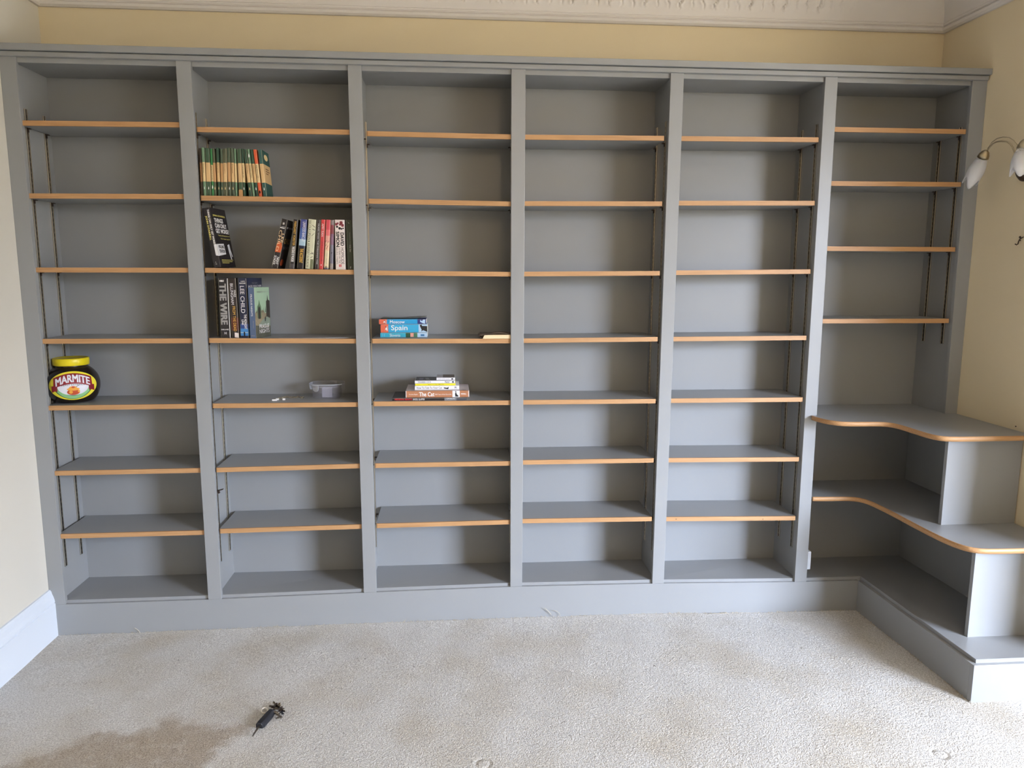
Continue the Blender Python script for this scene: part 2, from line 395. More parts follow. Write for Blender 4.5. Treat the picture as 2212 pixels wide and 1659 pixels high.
for bay, rows in SH.items():
    xa, xb = SX[bay]
    for (zl, zr) in rows:
        t = .0185; b = MB()
        b.hexa([(xa, YS+.008, zl-t), (xb, YS+.008, zr-t), (xb, YK-.002, zr-t), (xa, YK-.002, zl-t), (xa, YS+.008, zl), (xb, YS+.008, zr), (xb, YK-.002, zr), (xa, YK-.002, zl)], GREY)
        s = b.build('shelf', CASE)
        b = MB(); r = .006; rows_ = []
        plan = [(xa, YS+.0079), (xa, YS+r), (xa+r*.3, YS+r*.3), (xa+r, YS), (xb-r, YS), (xb-r*.3, YS+r*.3), (xb, YS+r), (xb, YS+.0079)]
        zz = lambda x: zl+(zr-zl)*(x-xa)/(xb-xa)
        n = len(plan); vv = [(x, y, zz(x)-t) for x, y in plan]+[(x, y, zz(x)+.0002) for x, y in plan]
        b.raw(vv, [tuple(range(n-1, -1, -1)), tuple(range(n, 2*n))]+[(i, (i+1) % n, n+(i+1) % n, n+i) for i in range(n)], OAK)
        if bay == 5 and zl == .442:
            for u in (1460.5, 1648):
                q_ = ay(u, 1121.5, YS-.0003); b.face([(q_.x+.0035*math.cos(k*PI/4), YS-.0003, q_.z+.0016*math.sin(k*PI/4)) for k in range(8)], KNOT)
        b.build('oak_edge', s)
# slotted metal tracks with shelf clips: one mesh, shared
def track_mesh(L):
    b = MB(); b.box(0, .0012, -.008, .008, 0, L, SLOT)
    b.box(.0012, .0045, -.0085, -.0060, 0, L, CHROME); b.box(.0012, .0045, .0060, .0085, 0, L, CHROME)
    k = int(L/.02)
    for i in range(k): b.box(.0012, .0022, -.006, .006, i*.02, i*.02+.012, WEB)
    o = b.build('shelf_track', CASE); return o
def clip_mesh():
    b = MB(); b.box(.0, .011, -.006, .006, -.003, 0, BRONZE); b.box(0, .003, -.005, .005, -.014, 0, BRONZE); return b
long_ = None; short_ = None; clip0 = None
def add_track(x, y, side, z0, z1, zs):
    global long_, short_, clip0
    if z1-z0 > 1.5:
        if long_ is None: long_ = track_mesh(1.832); o = long_
        else: o = long_.copy(); COL.objects.link(o)
    else:
        if short_ is None: short_ = track_mesh(.916); o = short_
        else: o = short_.copy(); COL.objects.link(o)
    o.location = (x, y, z0); o.rotation_euler = (0, 0, 0 if side > 0 else PI)
    for z in zs:
        if clip0 is None: clip0 = clip_mesh().build('shelf_clip', o); c = clip0
        else: c = clip0.copy(); COL.objects.link(c); c.parent = o
        c.location = (.0045, 0, z-z0)
for bay in range(1, 7):
    z0, z1 = (.271, 2.103) if bay < 6 else (1.187, 2.103)
    for x, side in ((SIDES[bay-1][1], 1), (SIDES[bay][0], -1)):
        zs = [((zl if side > 0 else zr)-.0187) for zl, zr in SH[bay]]
        for y in (.068, .2): add_track(x, y, side, z0, z1, zs)
# a spare clip left on the second bay's front track
c = clip0.copy(); COL.objects.link(c); c.parent = [o for o in CASE.children if o.name.startswith('shelf_track')][4]
c.location = (.0045, 0, .585-.271); c.rotation_euler = (0, -.25, 0); c.scale = (2.2, 1, 1)

# ------------------------------------------------------------------ low corner unit with curved shelves
UNIT = thing('corner_shelf_unit', (3.46, -.75, 0), 'low grey corner unit with two wavy oak-edged shelves against the right wall', 'shelf unit')
UO = Vector((3.46, -.75, 0))
def ub(mb, name, **k):
    return mb.build(name, UNIT, xf=Matrix.Translation(-UO), **k)
def smooth_path(pts, it=2):
    for _ in range(it):
        q = [pts[0]]
        for a, c in zip(pts, pts[1:]):
            q.append((a[0]*.75+c[0]*.25, a[1]*.75+c[1]*.25)); q.append((a[0]*.25+c[0]*.75, a[1]*.25+c[1]*.75))
        q.append(pts[-1]); pts = q
    return pts
def curved(name, front, backpts, z, t=.018, lip=.006):
    pts = smooth_path(front, 2)
    board = MB(); poly = pts+backpts; board.prism(poly, z-t, z, GREY); o = ub(board, name)
    e = MB(); off = []
    for i, p in enumerate(pts):
        a = Vector(pts[max(i-1, 0)]); c = Vector(pts[min(i+1, len(pts)-1)]); d = (c-a).normalized()
        nrm = Vector((d.y, -d.x)); off.append((p[0]+nrm.x*lip, p[1]+nrm.y*lip))
    n = len(pts); V = [(x, y, z-t) for x, y in off]+[(x, y, z+.0002) for x, y in off]+[(x, y, z-t) for x, y in pts]+[(x, y, z+.0002) for x, y in pts]
    F = []
    for i in range(n-1): F += [(i, i+1, n+i+1, n+i), (n+i, n+i+1, 3*n+i+1, 3*n+i), (i+1, i, 2*n+i, 2*n+i+1)]
    F += [(0, n, 3*n, 2*n), (n-1, 2*n+n-1, 3*n+n-1, n+n-1)]
    e.raw(V, F, OAK, True); eo = e.build('oak_edge', o, xf=Matrix.Translation(-UO)); return o
ZCT = .886; ZMD = .5225
top_front = [(3.204, -.006), (3.206, -.045), (3.216, -.085), (3.240, -.125), (3.270, -.143), (3.31, -.149), (3.37, -.151), (3.415, -.154), (3.445, -.165), (3.462, -.190), (3.470, -.235), (3.473, -.31), (3.476, -.375), (3.486, -.415), (3.505, -.436), (3.54, -.4445), (3.62, -.445), (3.73, -.445), (3.857, -.445)]
curved('counter_top', [(x, y) for x, y in top_front], [(3.857, YK), (3.201, YK), (3.201, .0), ], ZCT)
mid_front = [(3.228, -.0), (3.29, -.004), (3.36, -.006), (3.405, -.012), (3.436, -.032), (3.452, -.072), (3.459, -.14), (3.464, -.235), (3.465, -.336), (3.467, -.425), (3.471, -.50), (3.478, -.557), (3.491, -.603), (3.513, -.632), (3.546, -.645), (3.60, -.648), (3.70, -.649), (3.857, -.649)]
curved('curved_shelf', mid_front, [(3.857, YK), (3.201, YK), (3.201, .021), (3.228, .021)], ZMD)
def slab(x0, x1, y0, y1, zb0, zb1, z0, z1, nm, **k):   # z0 at y0 (front), z1 at y1 (back)
    b = MB(); b.hexa([(x0, y0, zb0), (x1, y0, zb0), (x1, y1, zb1), (x0, y1, zb1), (x0, y0, z0), (x1, y0, z0), (x1, y1, z1), (x0, y1, z1)], GREY); ub(b, nm, **k)
slab(3.484, 3.857, -.736, .020, .12, .115, .1525, .1440, 'bottom_board')
slab(3.467, 3.487, -.732, 0, -.04, -.04, .1383, .1290, 'plinth')
slab(3.467, 3.857, -.752, -.732, -.04, -.04, .1385, .1383, 'plinth', bevel=.001)
b = MB(); b.box(3.553, 3.857, -.393, -.375, ZMD, ZCT-.018, GREY); ub(b, 'front_panel', bevel=.001)
b = MB(); b.box(3.567, 3.857, -.576, -.558, .145, ZMD-.018, GREY); ub(b, 'front_panel', bevel=.001)
b = MB(); b.box(3.8105, 3.856, -.373, YK, ZMD, ZCT-.018, GREY); b.box(3.8105, 3.856, -.556, YK, .14, ZMD-.018, GREY); ub(b, 'side_panel')

# white socket box on the inner face of the last partition
b = MB(); b.box(3.199, 3.252, .022, .105, .178, .262, SKIRT); o = b.build('socket_box', None, bevel=.003)
tag(o, 'small white socket box low on the partition beside the corner unit', 'socket')

# ------------------------------------------------------------------ books
def clampfn(x): return max(0, min(1, x))
INK = mat('ink_black', (24, 22, 24), .6); CREAM = mat('print_cream', (216, 180, 128), .6, var=.08, scale=60)
PW = mat('print_white', (236, 234, 232), .6); YEL = mat('print_yellow', (226, 214, 120), .6)
def col(n, c, r=.45, v=.06, s=50): return mat('print_'+n, c, r, var=v, scale=s)
def book(name, M, T_, W_, H_, segs, label, group=None, cat='book', pages=PAGES, hard=0.0, draws=None, cover_t=.0008):
    """local frame: spine on y=0 from x 0..T_, height z 0..H_, leaves run back to y=W_"""
    e = bpy.data.objects.new(name, None); e.empty_display_size = .03; COL.objects.link(e); e.matrix_world = M
    tag(e, label, cat, group)
    ct = cover_t if not hard else .0025; ov = hard
    b = MB(); zz = 0
    for z0, z1, mt in segs:
        z0 *= H_; z1 *= H_; R_ = min(.004, T_*.3)
        pl = [(0, W_), (0, R_), (R_*.3, R_*.3), (R_, 0), (T_-R_, 0), (T_-R_*.3, R_*.3), (T_, R_), (T_, W_)]
        inn = [(T_-ct, W_), (T_-ct, R_), (T_-R_, ct), (R_, ct), (ct, R_), (ct, W_)]
        poly = pl+inn; n = len(poly)
        V = [(x, y, z0) for x, y in poly]+[(x, y, z1) for x, y in poly]
        b.raw(V, [(i, (i+1) % n, n+(i+1) % n, n+i) for i in range(n)], mt)
        # caps (strip quads)
        pr = [(0, 13, 12, 1), (1, 12, 11, 2), (2, 11, 11, 3), (3, 11, 10, 4), (4, 10, 9, 5), (5, 9, 9, 6), (6, 9, 8, 7)]
        for q in pr:
            q = tuple(dict.fromkeys(q)); b.raw(V, [q], mt); b.raw(V, [tuple(n+k for k in reversed(q))], mt)
    b.build('cover', e)
    p = MB(); g = .003+ov; p.box(ct, T_-ct, ct+.0005, W_-.002-ov, .0008+ov, H_-.0012-ov, pages)
    p.build('pages', e)
    if draws:
        groups = {}
        for nm, fn in draws:
            d = MB(); fn(d); d.build(nm, e)
    return e
EPS = .0004
def spine_text(s, x0, x1, z0, z1, mt, bold=.0):   # reading downwards
    def f(d): put_text(d, s, (x0, -EPS, z1), (0, 0, -1), (1, 0, 0), z1-z0, x1-x0, mt, bold)
    return ('lettering', f)
def spine_htext(s, x0, x1, z0, z1, mt, bold=0):
    def f(d): put_text(d, s, (x0, -EPS, z0), (1, 0, 0), (0, 0, 1), x1-x0, z1-z0, mt, bold)
    return ('lettering', f)
def spine_rect(x0, x1, z0, z1, mt, nm='spine_print', e=EPS*.6):
    def f(d): d.face([(x0, -e, z0), (x1, -e, z0), (x1, -e, z1), (x0, -e, z1)], mt)
    return (nm, f)
def spine_poly(pts, mt, nm='emblem', e=EPS):
    def f(d): d.face([(x, -e, z) for x, z in pts], mt)
    return (nm, f)
def cover_text(T_, s, y0, y1, z0, z1, mt, bold=0):
    def f(d): put_text(d, s, (T_+EPS*2.6, y0, z0), (0, 1, 0), (0, 0, 1), y1-y0, z1-z0, mt, bold)
    return ('lettering', f)
def cover_poly(T_, pts, mt, e=EPS, nm='cover_print'):
    def f(d): d.face([(T_+e, y, z) for y, z in pts], mt)
    return (nm, f)
def bird(cx, cz, s, mt):
    pts = [(0, 1), (.25, .8), (.3, .45), (.5, .1), (.42, -.5), (.2, -.85), (-.25, -.85), (-.42, -.4), (-.4, .1), (-.22, .5), (-.2, .8)]
    return spine_poly([(cx+x*s*.6, cz+z*s) for x, z in reversed(pts)], mt)
def place(u0t, u1t, vt, u0b, u1b, vb, y, zs):
    """upright book from measured spine corners; returns matrix, thickness, height"""
    a = ay(u0t, vt, y); c = ay(u1t, vt, y); d = ay(u0b, vb, y); e = ay(u1b, vb, y)
    T_ = ((c.x-a.x)+(e.x-d.x))/2; lean = math.atan2((a.x+c.x-d.x-e.x)/2, a.z-zs); H_ = (a.z-zs)/math.cos(lean)
    z = zs+(T_*math.sin(lean) if lean > 0 else 0)+.0003
    x = d.x
    return Matrix.Translation((x, y, z)) @ Matrix.Rotation(lean, 4, 'Y'), T_, H_
S2 = lambda x: shelf_z(2, 1, x)
GR = [('cover_green', (58, 84, 62)), ('deep_green', (46, 74, 56)), ('dull_green', (70, 84, 66)), ('bright_green', (52, 122, 70)), ('olive_green', (78, 84, 62)), ('pale_green', (110, 140, 112)), ('teal_green', (44, 84, 78)), ('orange', (212, 92, 52)), ('torn_brown', (58, 44, 30))]
GM = [col(n, c, .6, .18, 70) for n, c in GR]
CRM = [CREAM, col('cream_pale', (226, 198, 146), .6, .08), col('cream_dark', (190, 146, 98), .6, .1), col('cream_brown', (150, 108, 66), .6, .15)]
# (top-left, top-right, top v, bottom-left, bottom-right, green, cream) in the 11.06x survey crop
PB = [(325, 372, 170, 374, 420, 8, 3, 'torn dark paperback, first at the left end of the green row'),
      (376, 452, 150, 434, 501, 5, 1, 'pale worn green paperback with cream band, second from left in the green row'),
      (461, 577, 165, 514, 622, 0, 0, 'thick green paperback with blank cream band, third from left in the green row'),
      (585, 640, 180, 638, 688, 3, 1, 'thin bright green paperback with dotted title, fourth from left in the green row'),
      (642, 702, 172, 690, 746, 4, 2, 'grey-green paperback just right of the bright green one'),
      (714, 797, 160, 778, 832, 1, 0, 'green paperback with a scuffed foot, sixth from left in the green row'),
      (830, 886, 186, 854, 915, 2, 2, 'slim faded green paperback, seventh from left in the green row'),
      (892, 986, 176, 917, 1010, 4, 0, 'wide olive green paperback, eighth from left in the green row'),
      (991, 1066, 160, 1024, 1106, 2, 2, 'dull green paperback, ninth from left in the green row'),
      (1075, 1150, 166, 1115, 1191, 2, 0, 'dull green paperback with a wide bird emblem, tenth from left in the green row'),
      (1160, 1205, 182, 1200, 1245, 5, 1, 'very thin pale green paperback left of the one with a torn foot'),
      (1222, 1328, 180, 1286, 1378, 0, 0, 'green paperback whose spine is torn off at the foot'),
      (1338, 1388, 180, 1384, 1448, 1, 1, 'last upright green paperback before the dark gap in the row'),
      (1397, 1470, 196, 1522, 1612, 1, 0, 'leaning green paperback just right of the dark gap'),
      (1475, 1530, 190, 1614, 1668, 5, 1, 'thin pale green leaning paperback with a white bird near its top'),
      (1542, 1612, 200, 1682, 1746, 1, 0, 'green leaning paperback directly left of the orange one'),
      (1622, 1700, 203, 1757, 1840, 7, 1, 'the only orange and cream paperback in the green row'),
      (1725, 1825, 203, 1862, 1947, 6, 0, 'green paperback at the right end of the row, front cover showing')]
for i, (a, c, vt, d, e, g, k, lab) in enumerate(PB):
    U = lambda q: 400+q/11.06
    vt_ = 305+vt/11.06; x_ = ay(U(d), 421, .024).x
    M, T_, H_ = place(U(a), U(c), vt_, U(d), U(e), 305+1297/11.06, .024, S2(x_))
    T_ *= .97
    gm, cm = GM[g], CRM[k]
    lo, hi = (.30, .70) if i != 3 else (.31, .66)
    sg = [(0, lo, gm), (lo, hi, cm), (hi, 1, gm)]
    dr = []
    if i == 3:
        dr.append(spine_text('DETECTIVE STORY', T_*.3, T_*.75, .33*H_, .64*H_, INK, .01))
    elif i in (1, 12, 14, 15, 16, 7, 5, 9, 13):
        t = {1: 'Simenon', 12: 'THE CASE OF', 14: 'THE MOVING TOYSHOP', 15: 'MARGERY', 16: 'EVELYN WAUGH', 7: 'Crispin', 5: 'Maigret', 9: 'Death', 13: 'Murder'}[i]
        l_ = .40 if len(t) > 7 else .48
        dr.append(spine_text(t, T_*.34, T_*.66, l_*H_, .67*H_, INK if i in (1, 12, 14, 16) else mat('faded_ink', (120, 84, 52), .8), .005))
    if i in (3,): dr.append(bird(T_*.5, H_*.19, .008, PW))
    elif i == 14: dr.append(bird(T_*.5, H_*.86, .008, PW))
    elif i == 11: dr.append(spine_poly([(0, 0), (T_, 0), (T_, .12*H_), (T_*.8, .15*H_), (T_*.6, .14*H_), (T_*.4, .155*H_), (T_*.15, .14*H_), (0, .13*H_)], CRM[2], 'torn_patch'))
    elif i == 16: dr.append(spine_poly([(T_*.5+.0035*math.cos(q*PI/6), H_*.1+.006*math.sin(q*PI/6)) for q in range(12)], INK)); dr.append(bird(T_*.5, H_*.1, .0045, GM[7]))
    elif i not in (0, 10): dr.append(bird(T_*.5, H_*.165, .006, PW if i in (1, 2, 8, 12, 15, 17) else CRM[1]))
    W_ = .111
    if i == 17:
        for q, (z_, l) in enumerate(((.60, .05), (.55, .06), (.50, .04))):
            dr.append(cover_poly(T_, [(.03, z_*H_), (.03+l, z_*H_), (.03+l, (z_+.02)*H_), (.03, (z_+.02)*H_)], mat('faded_ink', (120, 84, 52), .8)))
        dr.append(cover_poly(T_, [(.055+.03*math.cos(q*PI/8), .86*H_+.012*math.sin(q*PI/8)) for q in range(16)], CRM[1]))
    book('paperback', M, T_, W_, H_, sg, lab, 'green and cream paperbacks on the second shelf', draws=dr)

# third shelf, right-hand row (12.29x survey crop at 590,460)
S3 = lambda x: shelf_z(2, 2, x)
BLK = col('near_black', (36, 32, 34)); DKB = col('dark_brown', (52, 42, 42)); BLU = col('mid_blue', (64, 92, 158), .4, .15, 25); SKY = col('pale_blue', (160, 188, 206), .4, .15, 25)
CRW = col('off_white_green', (206, 206, 178), .5, .08); RED = col('red', (196, 62, 64)); PINK = col('pink', (222, 110, 112)); BEI = col('beige', (222, 206, 170)); SAL = col('salmon', (224, 160, 146))
GBL = col('grey_violet', (112, 108, 124), .4, .2, 30); MAR = col('maroon', (128, 52, 62)); WH = col('paper_white', (228, 216, 212)); DGR = col('forest', (52, 60, 48)); ORG = col('fire_orange', (196, 92, 48), .5, .3, 40)
GOLD = col('gold', (214, 170, 76)); LTX = col('light_text', (224, 222, 224)); GRT = col('silver_text', (150, 148, 146), .5, .25, 80); NAVY = col('navy', (34, 40, 66), .4, .12, 20)
GRP3 = 'upright paperbacks at the right of the third shelf'
def b3(a, c, d, e, vt, segs, lab, fn, W_=.128, y=.022, name='paperback', **k):
    U = lambda q: 590+q/12.29
    vt = 460+vt/12.29; x_ = ay(U(d), 581, y).x
    M, T_, H_ = place(U(a), U(c), vt, U(d), U(e), 460+1492/12.29, y, S3(x_))
    return book(name, M, T_*.97, W_, H_, segs, lab, GRP3, draws=fn(T_*.97, H_), **k)
def f1(T_, H):
    d = [spine_htext('HB', T_*.35, T_*.62, H*.885, H*.93, PW, .03), spine_rect(T_*.05, T_*.8, H*.81, H*.825, PW), spine_rect(T_*.2, T_*.85, H*.835, H*.85, GRT),
         spine_poly([(T_*.0, H*.32), (T_*.9, H*.33), (T_, H*.43), (T_*.8, H*.52), (T_*.35, H*.54), (T_*.05, H*.48)], ORG, 'cover_print'),
         spine_text('CHILD', T_*.08, T_*.5, H*.34, H*.77, col('tan_text', (222, 190, 150)), .01), spine_text('LEE', T_*.58, T_*.92, H*.52, H*.71, col('tan_text', (222, 190, 150)), .01),
         spine_text('NIGHT', T_*.52, T_*.88, H*.08, H*.23, PW, .015), spine_text('SCHOOL', T_*.06, T_*.42, H*.06, H*.25, PW, .015)]
    d += [cover_text(T_, 'JACK REACHER', .014, .118, H*.81, H*.86, PW, .01), cover_text(T_, 'CHILD', .012, .116, H*.52, H*.62, GOLD, .0), cover_text(T_, 'NIGHT', .014, .116, H*.40, H*.46, GRT, 0),
          cover_poly(T_, [(.02+.028*(1+math.cos(q*PI/7)), H*(.13+.07*math.sin(q*PI/7))) for q in range(14)], ORG)]
    return d
b3(248, 398, -38, 150, 185, [(0, 1, BLK)], 'black thriller with orange fire spine, leaning right, first of the mixed row', f1, y=.020)
b3(556, 668, 432, 580, 180, [(0, .1, col('charcoal', (70, 66, 70))), (.1, 1, BLK)], 'black paperback with yellow author name down the spine', lambda T_, H: [spine_text('MARGARET FORSTER', T_*.25, T_*.75, H*.47, H*.96, GOLD, .01), spine_text('THE EDGE OF MURDER', T_*.22, T_*.78, H*.14, H*.455, PW, .03)], W_=.126)
b3(752, 905, 628, 828, 180, [(0, .12, BLK), (.12, .42, BLK), (.42, .47, NAVY), (.47, .60, SKY), (.60, .82, BLU), (.82, 1, col('indigo', (62, 70, 130), .4, .1))], 'blue paperback with icy sky spine and yellow title', lambda T_, H: [spine_text('LINWOOD BARCLAY', T_*.42, T_*.85, H*.55, H*.95, PW, .0), spine_text('THE ACCIDENT', T_*.3, T_*.82, H*.12, H*.41, GOLD, .035)])
def f4(T_, H):
    dk = col('twig', (70, 66, 52)); t = [spine_text('NICOLA UPSON', T_*.1, T_*.42, H*.58, H*.97, dk, .0), spine_text('AN EXPERT IN MURDER', T_*.1, T_*.42, H*.02, H*.52, dk, .0),
        spine_rect(T_*.16, T_*.36, H*.545, H*.56, INK)]
    for a, c, p, q in ((.55, .95, .88, .84), (.6, .95, .80, .78), (.55, .9, .66, .72), (.75, .8, .4, .53), (.8, .85, .42, .5), (.55, .97, .30, .32), (.6, .9, .22, .25), (.7, .97, .34, .29)):
        t.append(spine_poly([(T_*a, H*p), (T_*c, H*q), (T_*c, H*(q+.012)), (T_*a, H*(p+.012))], dk, 'cover_print'))
    t.append(spine_rect(T_*.62, T_, 0, H*.2, col('moss', (112, 116, 88), .5, .3, 60)))
    return t
b3(972, 1148, 848, 1090, 182, [(0, 1, CRW)], 'cream paperback with bare tree branches printed on the spine', f4)
b3(1158, 1262, 1102, 1206, 186, [(0, 1, DKB)], 'dark brown paperback with fine pale capitals, left of the red one', lambda T_, H: [spine_text('MURIEL SPARK THE CHRISTMAS TREE', T_*.42, T_*.68, H*.1, H*.92, LTX, .0)])
b3(1282, 1388, 1212, 1336, 180, [(0, 1, RED)], 'bright red paperback with white author name down the spine', lambda T_, H: [spine_text('AMY TAN', T_*.28, T_*.7, H*.66, H*.92, PW, 0), spine_text('JOY LUCK CLUB', T_*.25, T_*.78, H*.16, H*.56, MAR, .0), spine_rect(T_*.45, T_*.6, H*.07, H*.1, PW)])
b3(1416, 1530, 1346, 1478, 186, [(0, .03, GBL), (.03, .38, BEI), (.38, .55, col('peach', (226, 186, 156))), (.55, .68, SAL), (.68, .80, PINK), (.80, 1, col('rose', (206, 74, 84)))], 'paperback fading from rose at the top to cream, with dark leaves', lambda T_, H: [spine_poly([(T_*p, H*q), (T_*(p+.12), H*(q+.01)), (T_*(p+.26), H*(q+.05)), (T_*(p+.1), H*(q+.035))], MAR, 'cover_print') for p, q in ((.05, .54), (.55, .53), (.1, .46), (.5, .44), (.3, .40))]+[spine_text('LILY PRIOR', T_*.4, T_*.62, H*.1, H*.32, GRT, 0), spine_poly([(T_*.5+T_*.2*math.cos(q*PI/6), H*.045+H*.022*math.sin(q*PI/6)) for q in range(12)], INK), spine_poly([(T_*.5+T_*.08*math.cos(q*PI/6), H*.045+H*.014*math.sin(q*PI/6)) for q in range(12)], BEI, e=EPS*2)])
b3(1548, 1616, 1496, 1606, 190, [(0, .12, col('warm_grey', (150, 140, 136))), (.12, .5, GBL), (.5, .72, col('plum', (120, 86, 112))), (.72, .9, MAR), (.9, 1, col('grey_top', (130, 118, 118)))], 'grey-violet paperback turning red at the top, left of the white one', lambda T_, H: [spine_poly([(T_*.4, H*.31), (T_*.75, H*.34), (T_*.65, H*.36), (T_*.45, H*.34)], INK, 'cover_print'), spine_text('a novel', T_*.3, T_*.55, H*.08, H*.2, INK, 0)])
def f9(T_, H):
    d = [spine_text('DAVID', T_*.56, T_*.92, H*.48, H*.745, INK, .035), spine_text('SIMON', T_*.12, T_*.46, H*.455, H*.765, INK, .035), spine_text('HOMICIDE', T_*.58, T_*.9, H*.11, H*.44, INK, 0),
         spine_text('A YEAR ON THE', T_*.36, T_*.52, H*.13, H*.43, INK, .0), spine_text('KILLING STREETS', T_*.10, T_*.27, H*.11, H*.44, INK, 0)]
    for k in range(2): d.append(spine_rect(T_*(.36+.14*k), T_*(.46+.14*k), H*.055, H*.105, RED))
    for cx, cz, s, mm in ((.18, .91, .13, MAR), (.33, .93, .09, MAR), (.66, .94, .16, MAR), (.8, .89, .14, MAR), (.55, .905, .1, MAR), (.25, .86, .1, INK), (.5, .83, .12, INK), (.7, .82, .08, INK), (.86, .83, .07, INK)):
        d.append(spine_poly([(T_*(cx+s*math.cos(q*PI/4)*(1+.3*(q % 2))), H*cz+T_*s*1.1*math.sin(q*PI/4)) for q in range(8)], mm, 'cover_print'))
    return d
b3(1626, 1900, 1658, 1928, 184, [(0, 1, WH)], 'thick white paperback with bold black lettering and red stains', f9)
b3(1934, 2106, 1978, 2146, 190, [(0, 1, DGR)], 'dark green paperback at the right end, against the post', lambda T_, H: [spine_text('Somewhere, Home', T_*.45, T_*.62, H*.5, H*.75, GRT, 0), spine_text('Lisa See', T_*.45, T_*.65, H*.36, H*.5, LTX, 0), spine_text('k', T_*.4, T_*.6, H*.02, H*.06, LTX, 0), spine_poly([(T_*.25, H*.97), (T_*.35, H*.94), (T_*.55, H*.925), (T_*.35, H*.95)], LTX)])

# turned books whose front cover shows
def turned(uL, uR, uC, v_top, v_bot, y0, W_, zs, lean_px=0):
    xr = ay(uR, v_bot, y0).x
    def ucol(P):
        d = P-CAM; return 1106+F_PX*d.dot(rt)/d.dot(fwd)
    lo, hi = -.2, 1.3
    for _ in range(40):
        ps = (lo+hi)/2; P = Vector((xr+W_*math.sin(ps), y0+W_*math.cos(ps), zs))
        if ucol(P) < uC: lo = ps
        else: hi = ps
    a, c = .001, .09
    for _ in range(40):
        T_ = (a+c)/2; P = Vector((xr-T_*math.cos(ps), y0+T_*math.sin(ps), zs))
        if ucol(P) > uL: a = T_
        else: c = T_
    H_ = ay(uR, v_top, y0).z-zs
    M = Matrix.Translation((xr-T_*math.cos(ps), y0+T_*math.sin(ps), zs+.0003)) @ Matrix.Rotation(-ps, 4, 'Z')
    return M, T_, H_
# leaning political memoir at the left of the third shelf
q = lambda u: 400+u/10.37
xb = ay(q(820), 575, .016)
M, T_, H_ = turned(q(640), q(820), q(1150), 443, 575, .016, .150, S3(.75))
lean = -math.radians(8.5)
T_ *= .93
H_ = .232
M = M @ Matrix.Rotation(lean, 4, 'Y')
M.translation.z += .0005
def fpol(T_, H):
    d = [spine_text('THINGS CAN ONLY GET WORSE?', T_*.62, T_*.86, H*.38, H*.97, PW, .03), spine_text("JOHN O'FARRELL", T_*.2, T_*.5, H*.46, H*.87, YEL, .03),
         spine_text('d', T_*.35, T_*.55, H*.05, H*.10, GRT, 0),
         cover_text(T_, "JOHN O'FARRELL", .015, .135, H*.85, H*.89, YEL, .03), cover_text(T_, 'THINGS', .02, .105, H*.755, H*.83, PW, .04), cover_text(T_, 'CAN ONLY', .018, .13, H*.665, H*.74, PW, .04), cover_text(T_, 'GET WORSE?', .016, .144, H*.575, H*.65, PW, .04),
         cover_text(T_, 'Twenty confusing years in the', .03, .145, H*.52, H*.55, YEL, .0), cover_text(T_, 'life of a Labour supporter', .05, .145, H*.465, H*.495, YEL, .0),
         spine_poly([(T_*.62, H*.20), (T_*1.0, H*.185), (T_*1.0, H*.385), (T_*.62, H*.38)], LTX, 'cover_print'),
         cover_poly(T_, [(0, H*.185), (.075, H*.22), (.07, H*.40), (0, H*.385)], LTX, EPS),
         cover_text(T_, 'POLLING', .014, .066, H*.315, H*.37, INK, .02), cover_text(T_, 'STATION', .014, .068, H*.24, H*.295, INK, .02),
         cover_poly(T_, [(.105, H*.38), (.125, H*.40), (.128, H*.3), (.14, H*.18), (.132, H*.18), (.12, H*.27), (.126, H*.13), (.118, H*.13), (.108, H*.26)], LTX)]
    for k, l in ((.115, .115), (.09, .105), (.065, .07)): d.append(cover_poly(T_, [(.02, H*k), (.02+l, H*k), (.02+l, H*(k+.008)), (.02, H*(k+.008))], YEL))
    return d
book('hardback', M, T_, .150, H_, [(0, 1, BLK)], 'large dark political memoir leaning left, showing a polling station sign', None, hard=.002, draws=fpol(T_, H_))

# fourth shelf, left group (9.217x crop at 400,570)
S4 = lambda x: shelf_z(2, 3, x)
GRP4 = 'thrillers standing at the left of the fourth shelf'
def b4(a, c, d, e, vt, segs, lab, fn, W_=.15, y=.03, vb=1476, **k):
    U = lambda q_: 400+q_/9.217
    x_ = ay(U(d), 730, y).x
    M, T_, H_ = place(U(a), U(c), 570+vt/9.217, U(d), U(e), 570+vb/9.217, y, S4(x_))
    return book('hardback', M, T_*.97, W_, H_, segs, lab, GRP4, draws=fn(T_*.97, H_), **k)
b4(640, 852, 712, 905, 280, [(0, 1, BLK)], 'thick black book with huge distressed grey capitals down the spine', lambda T_, H: [spine_htext('HBO', T_*.15, T_*.6, H*.935, H*.965, PW, .05), spine_text('THE WIRE', T_*.10, T_*.78, H*.22, H*.905, GRT, .05), spine_htext('RAFAEL ALVAREZ', T_*.1, T_*.85, H*.13, H*.15, PW, .02), spine_htext('H', T_*.4, T_*.6, H*.06, H*.10, LTX, .02), spine_rect(T_*.92, T_*.985, H*.0, H*.99, LTX)], y=.026)
b4(868, 1006, 928, 1096, 286, [(0, .12, BLK), (.12, .34, col('ember', (84, 38, 28), .5, .3, 40)), (.34, 1, col('brown_black', (44, 34, 32)))], 'brown-black crime novel with orange title and a price sticker', lambda T_, H: [spine_text('MARK', T_*.66, T_*.92, H*.68, H*.80, LTX, .0), spine_text('BILLINGHAM', T_*.22, T_*.6, H*.56, H*.91, LTX, .0), spine_text('FROM THE DEAD', T_*.34, T_*.72, H*.11, H*.53, GOLD, .0), spine_poly([(T_*.42, H*.01), (T_*.95, H*.0), (T_*.97, H*.08), (T_*.44, H*.09)], WH, 'sticker')], y=.028)
U4 = lambda q_: 400+q_/9.217
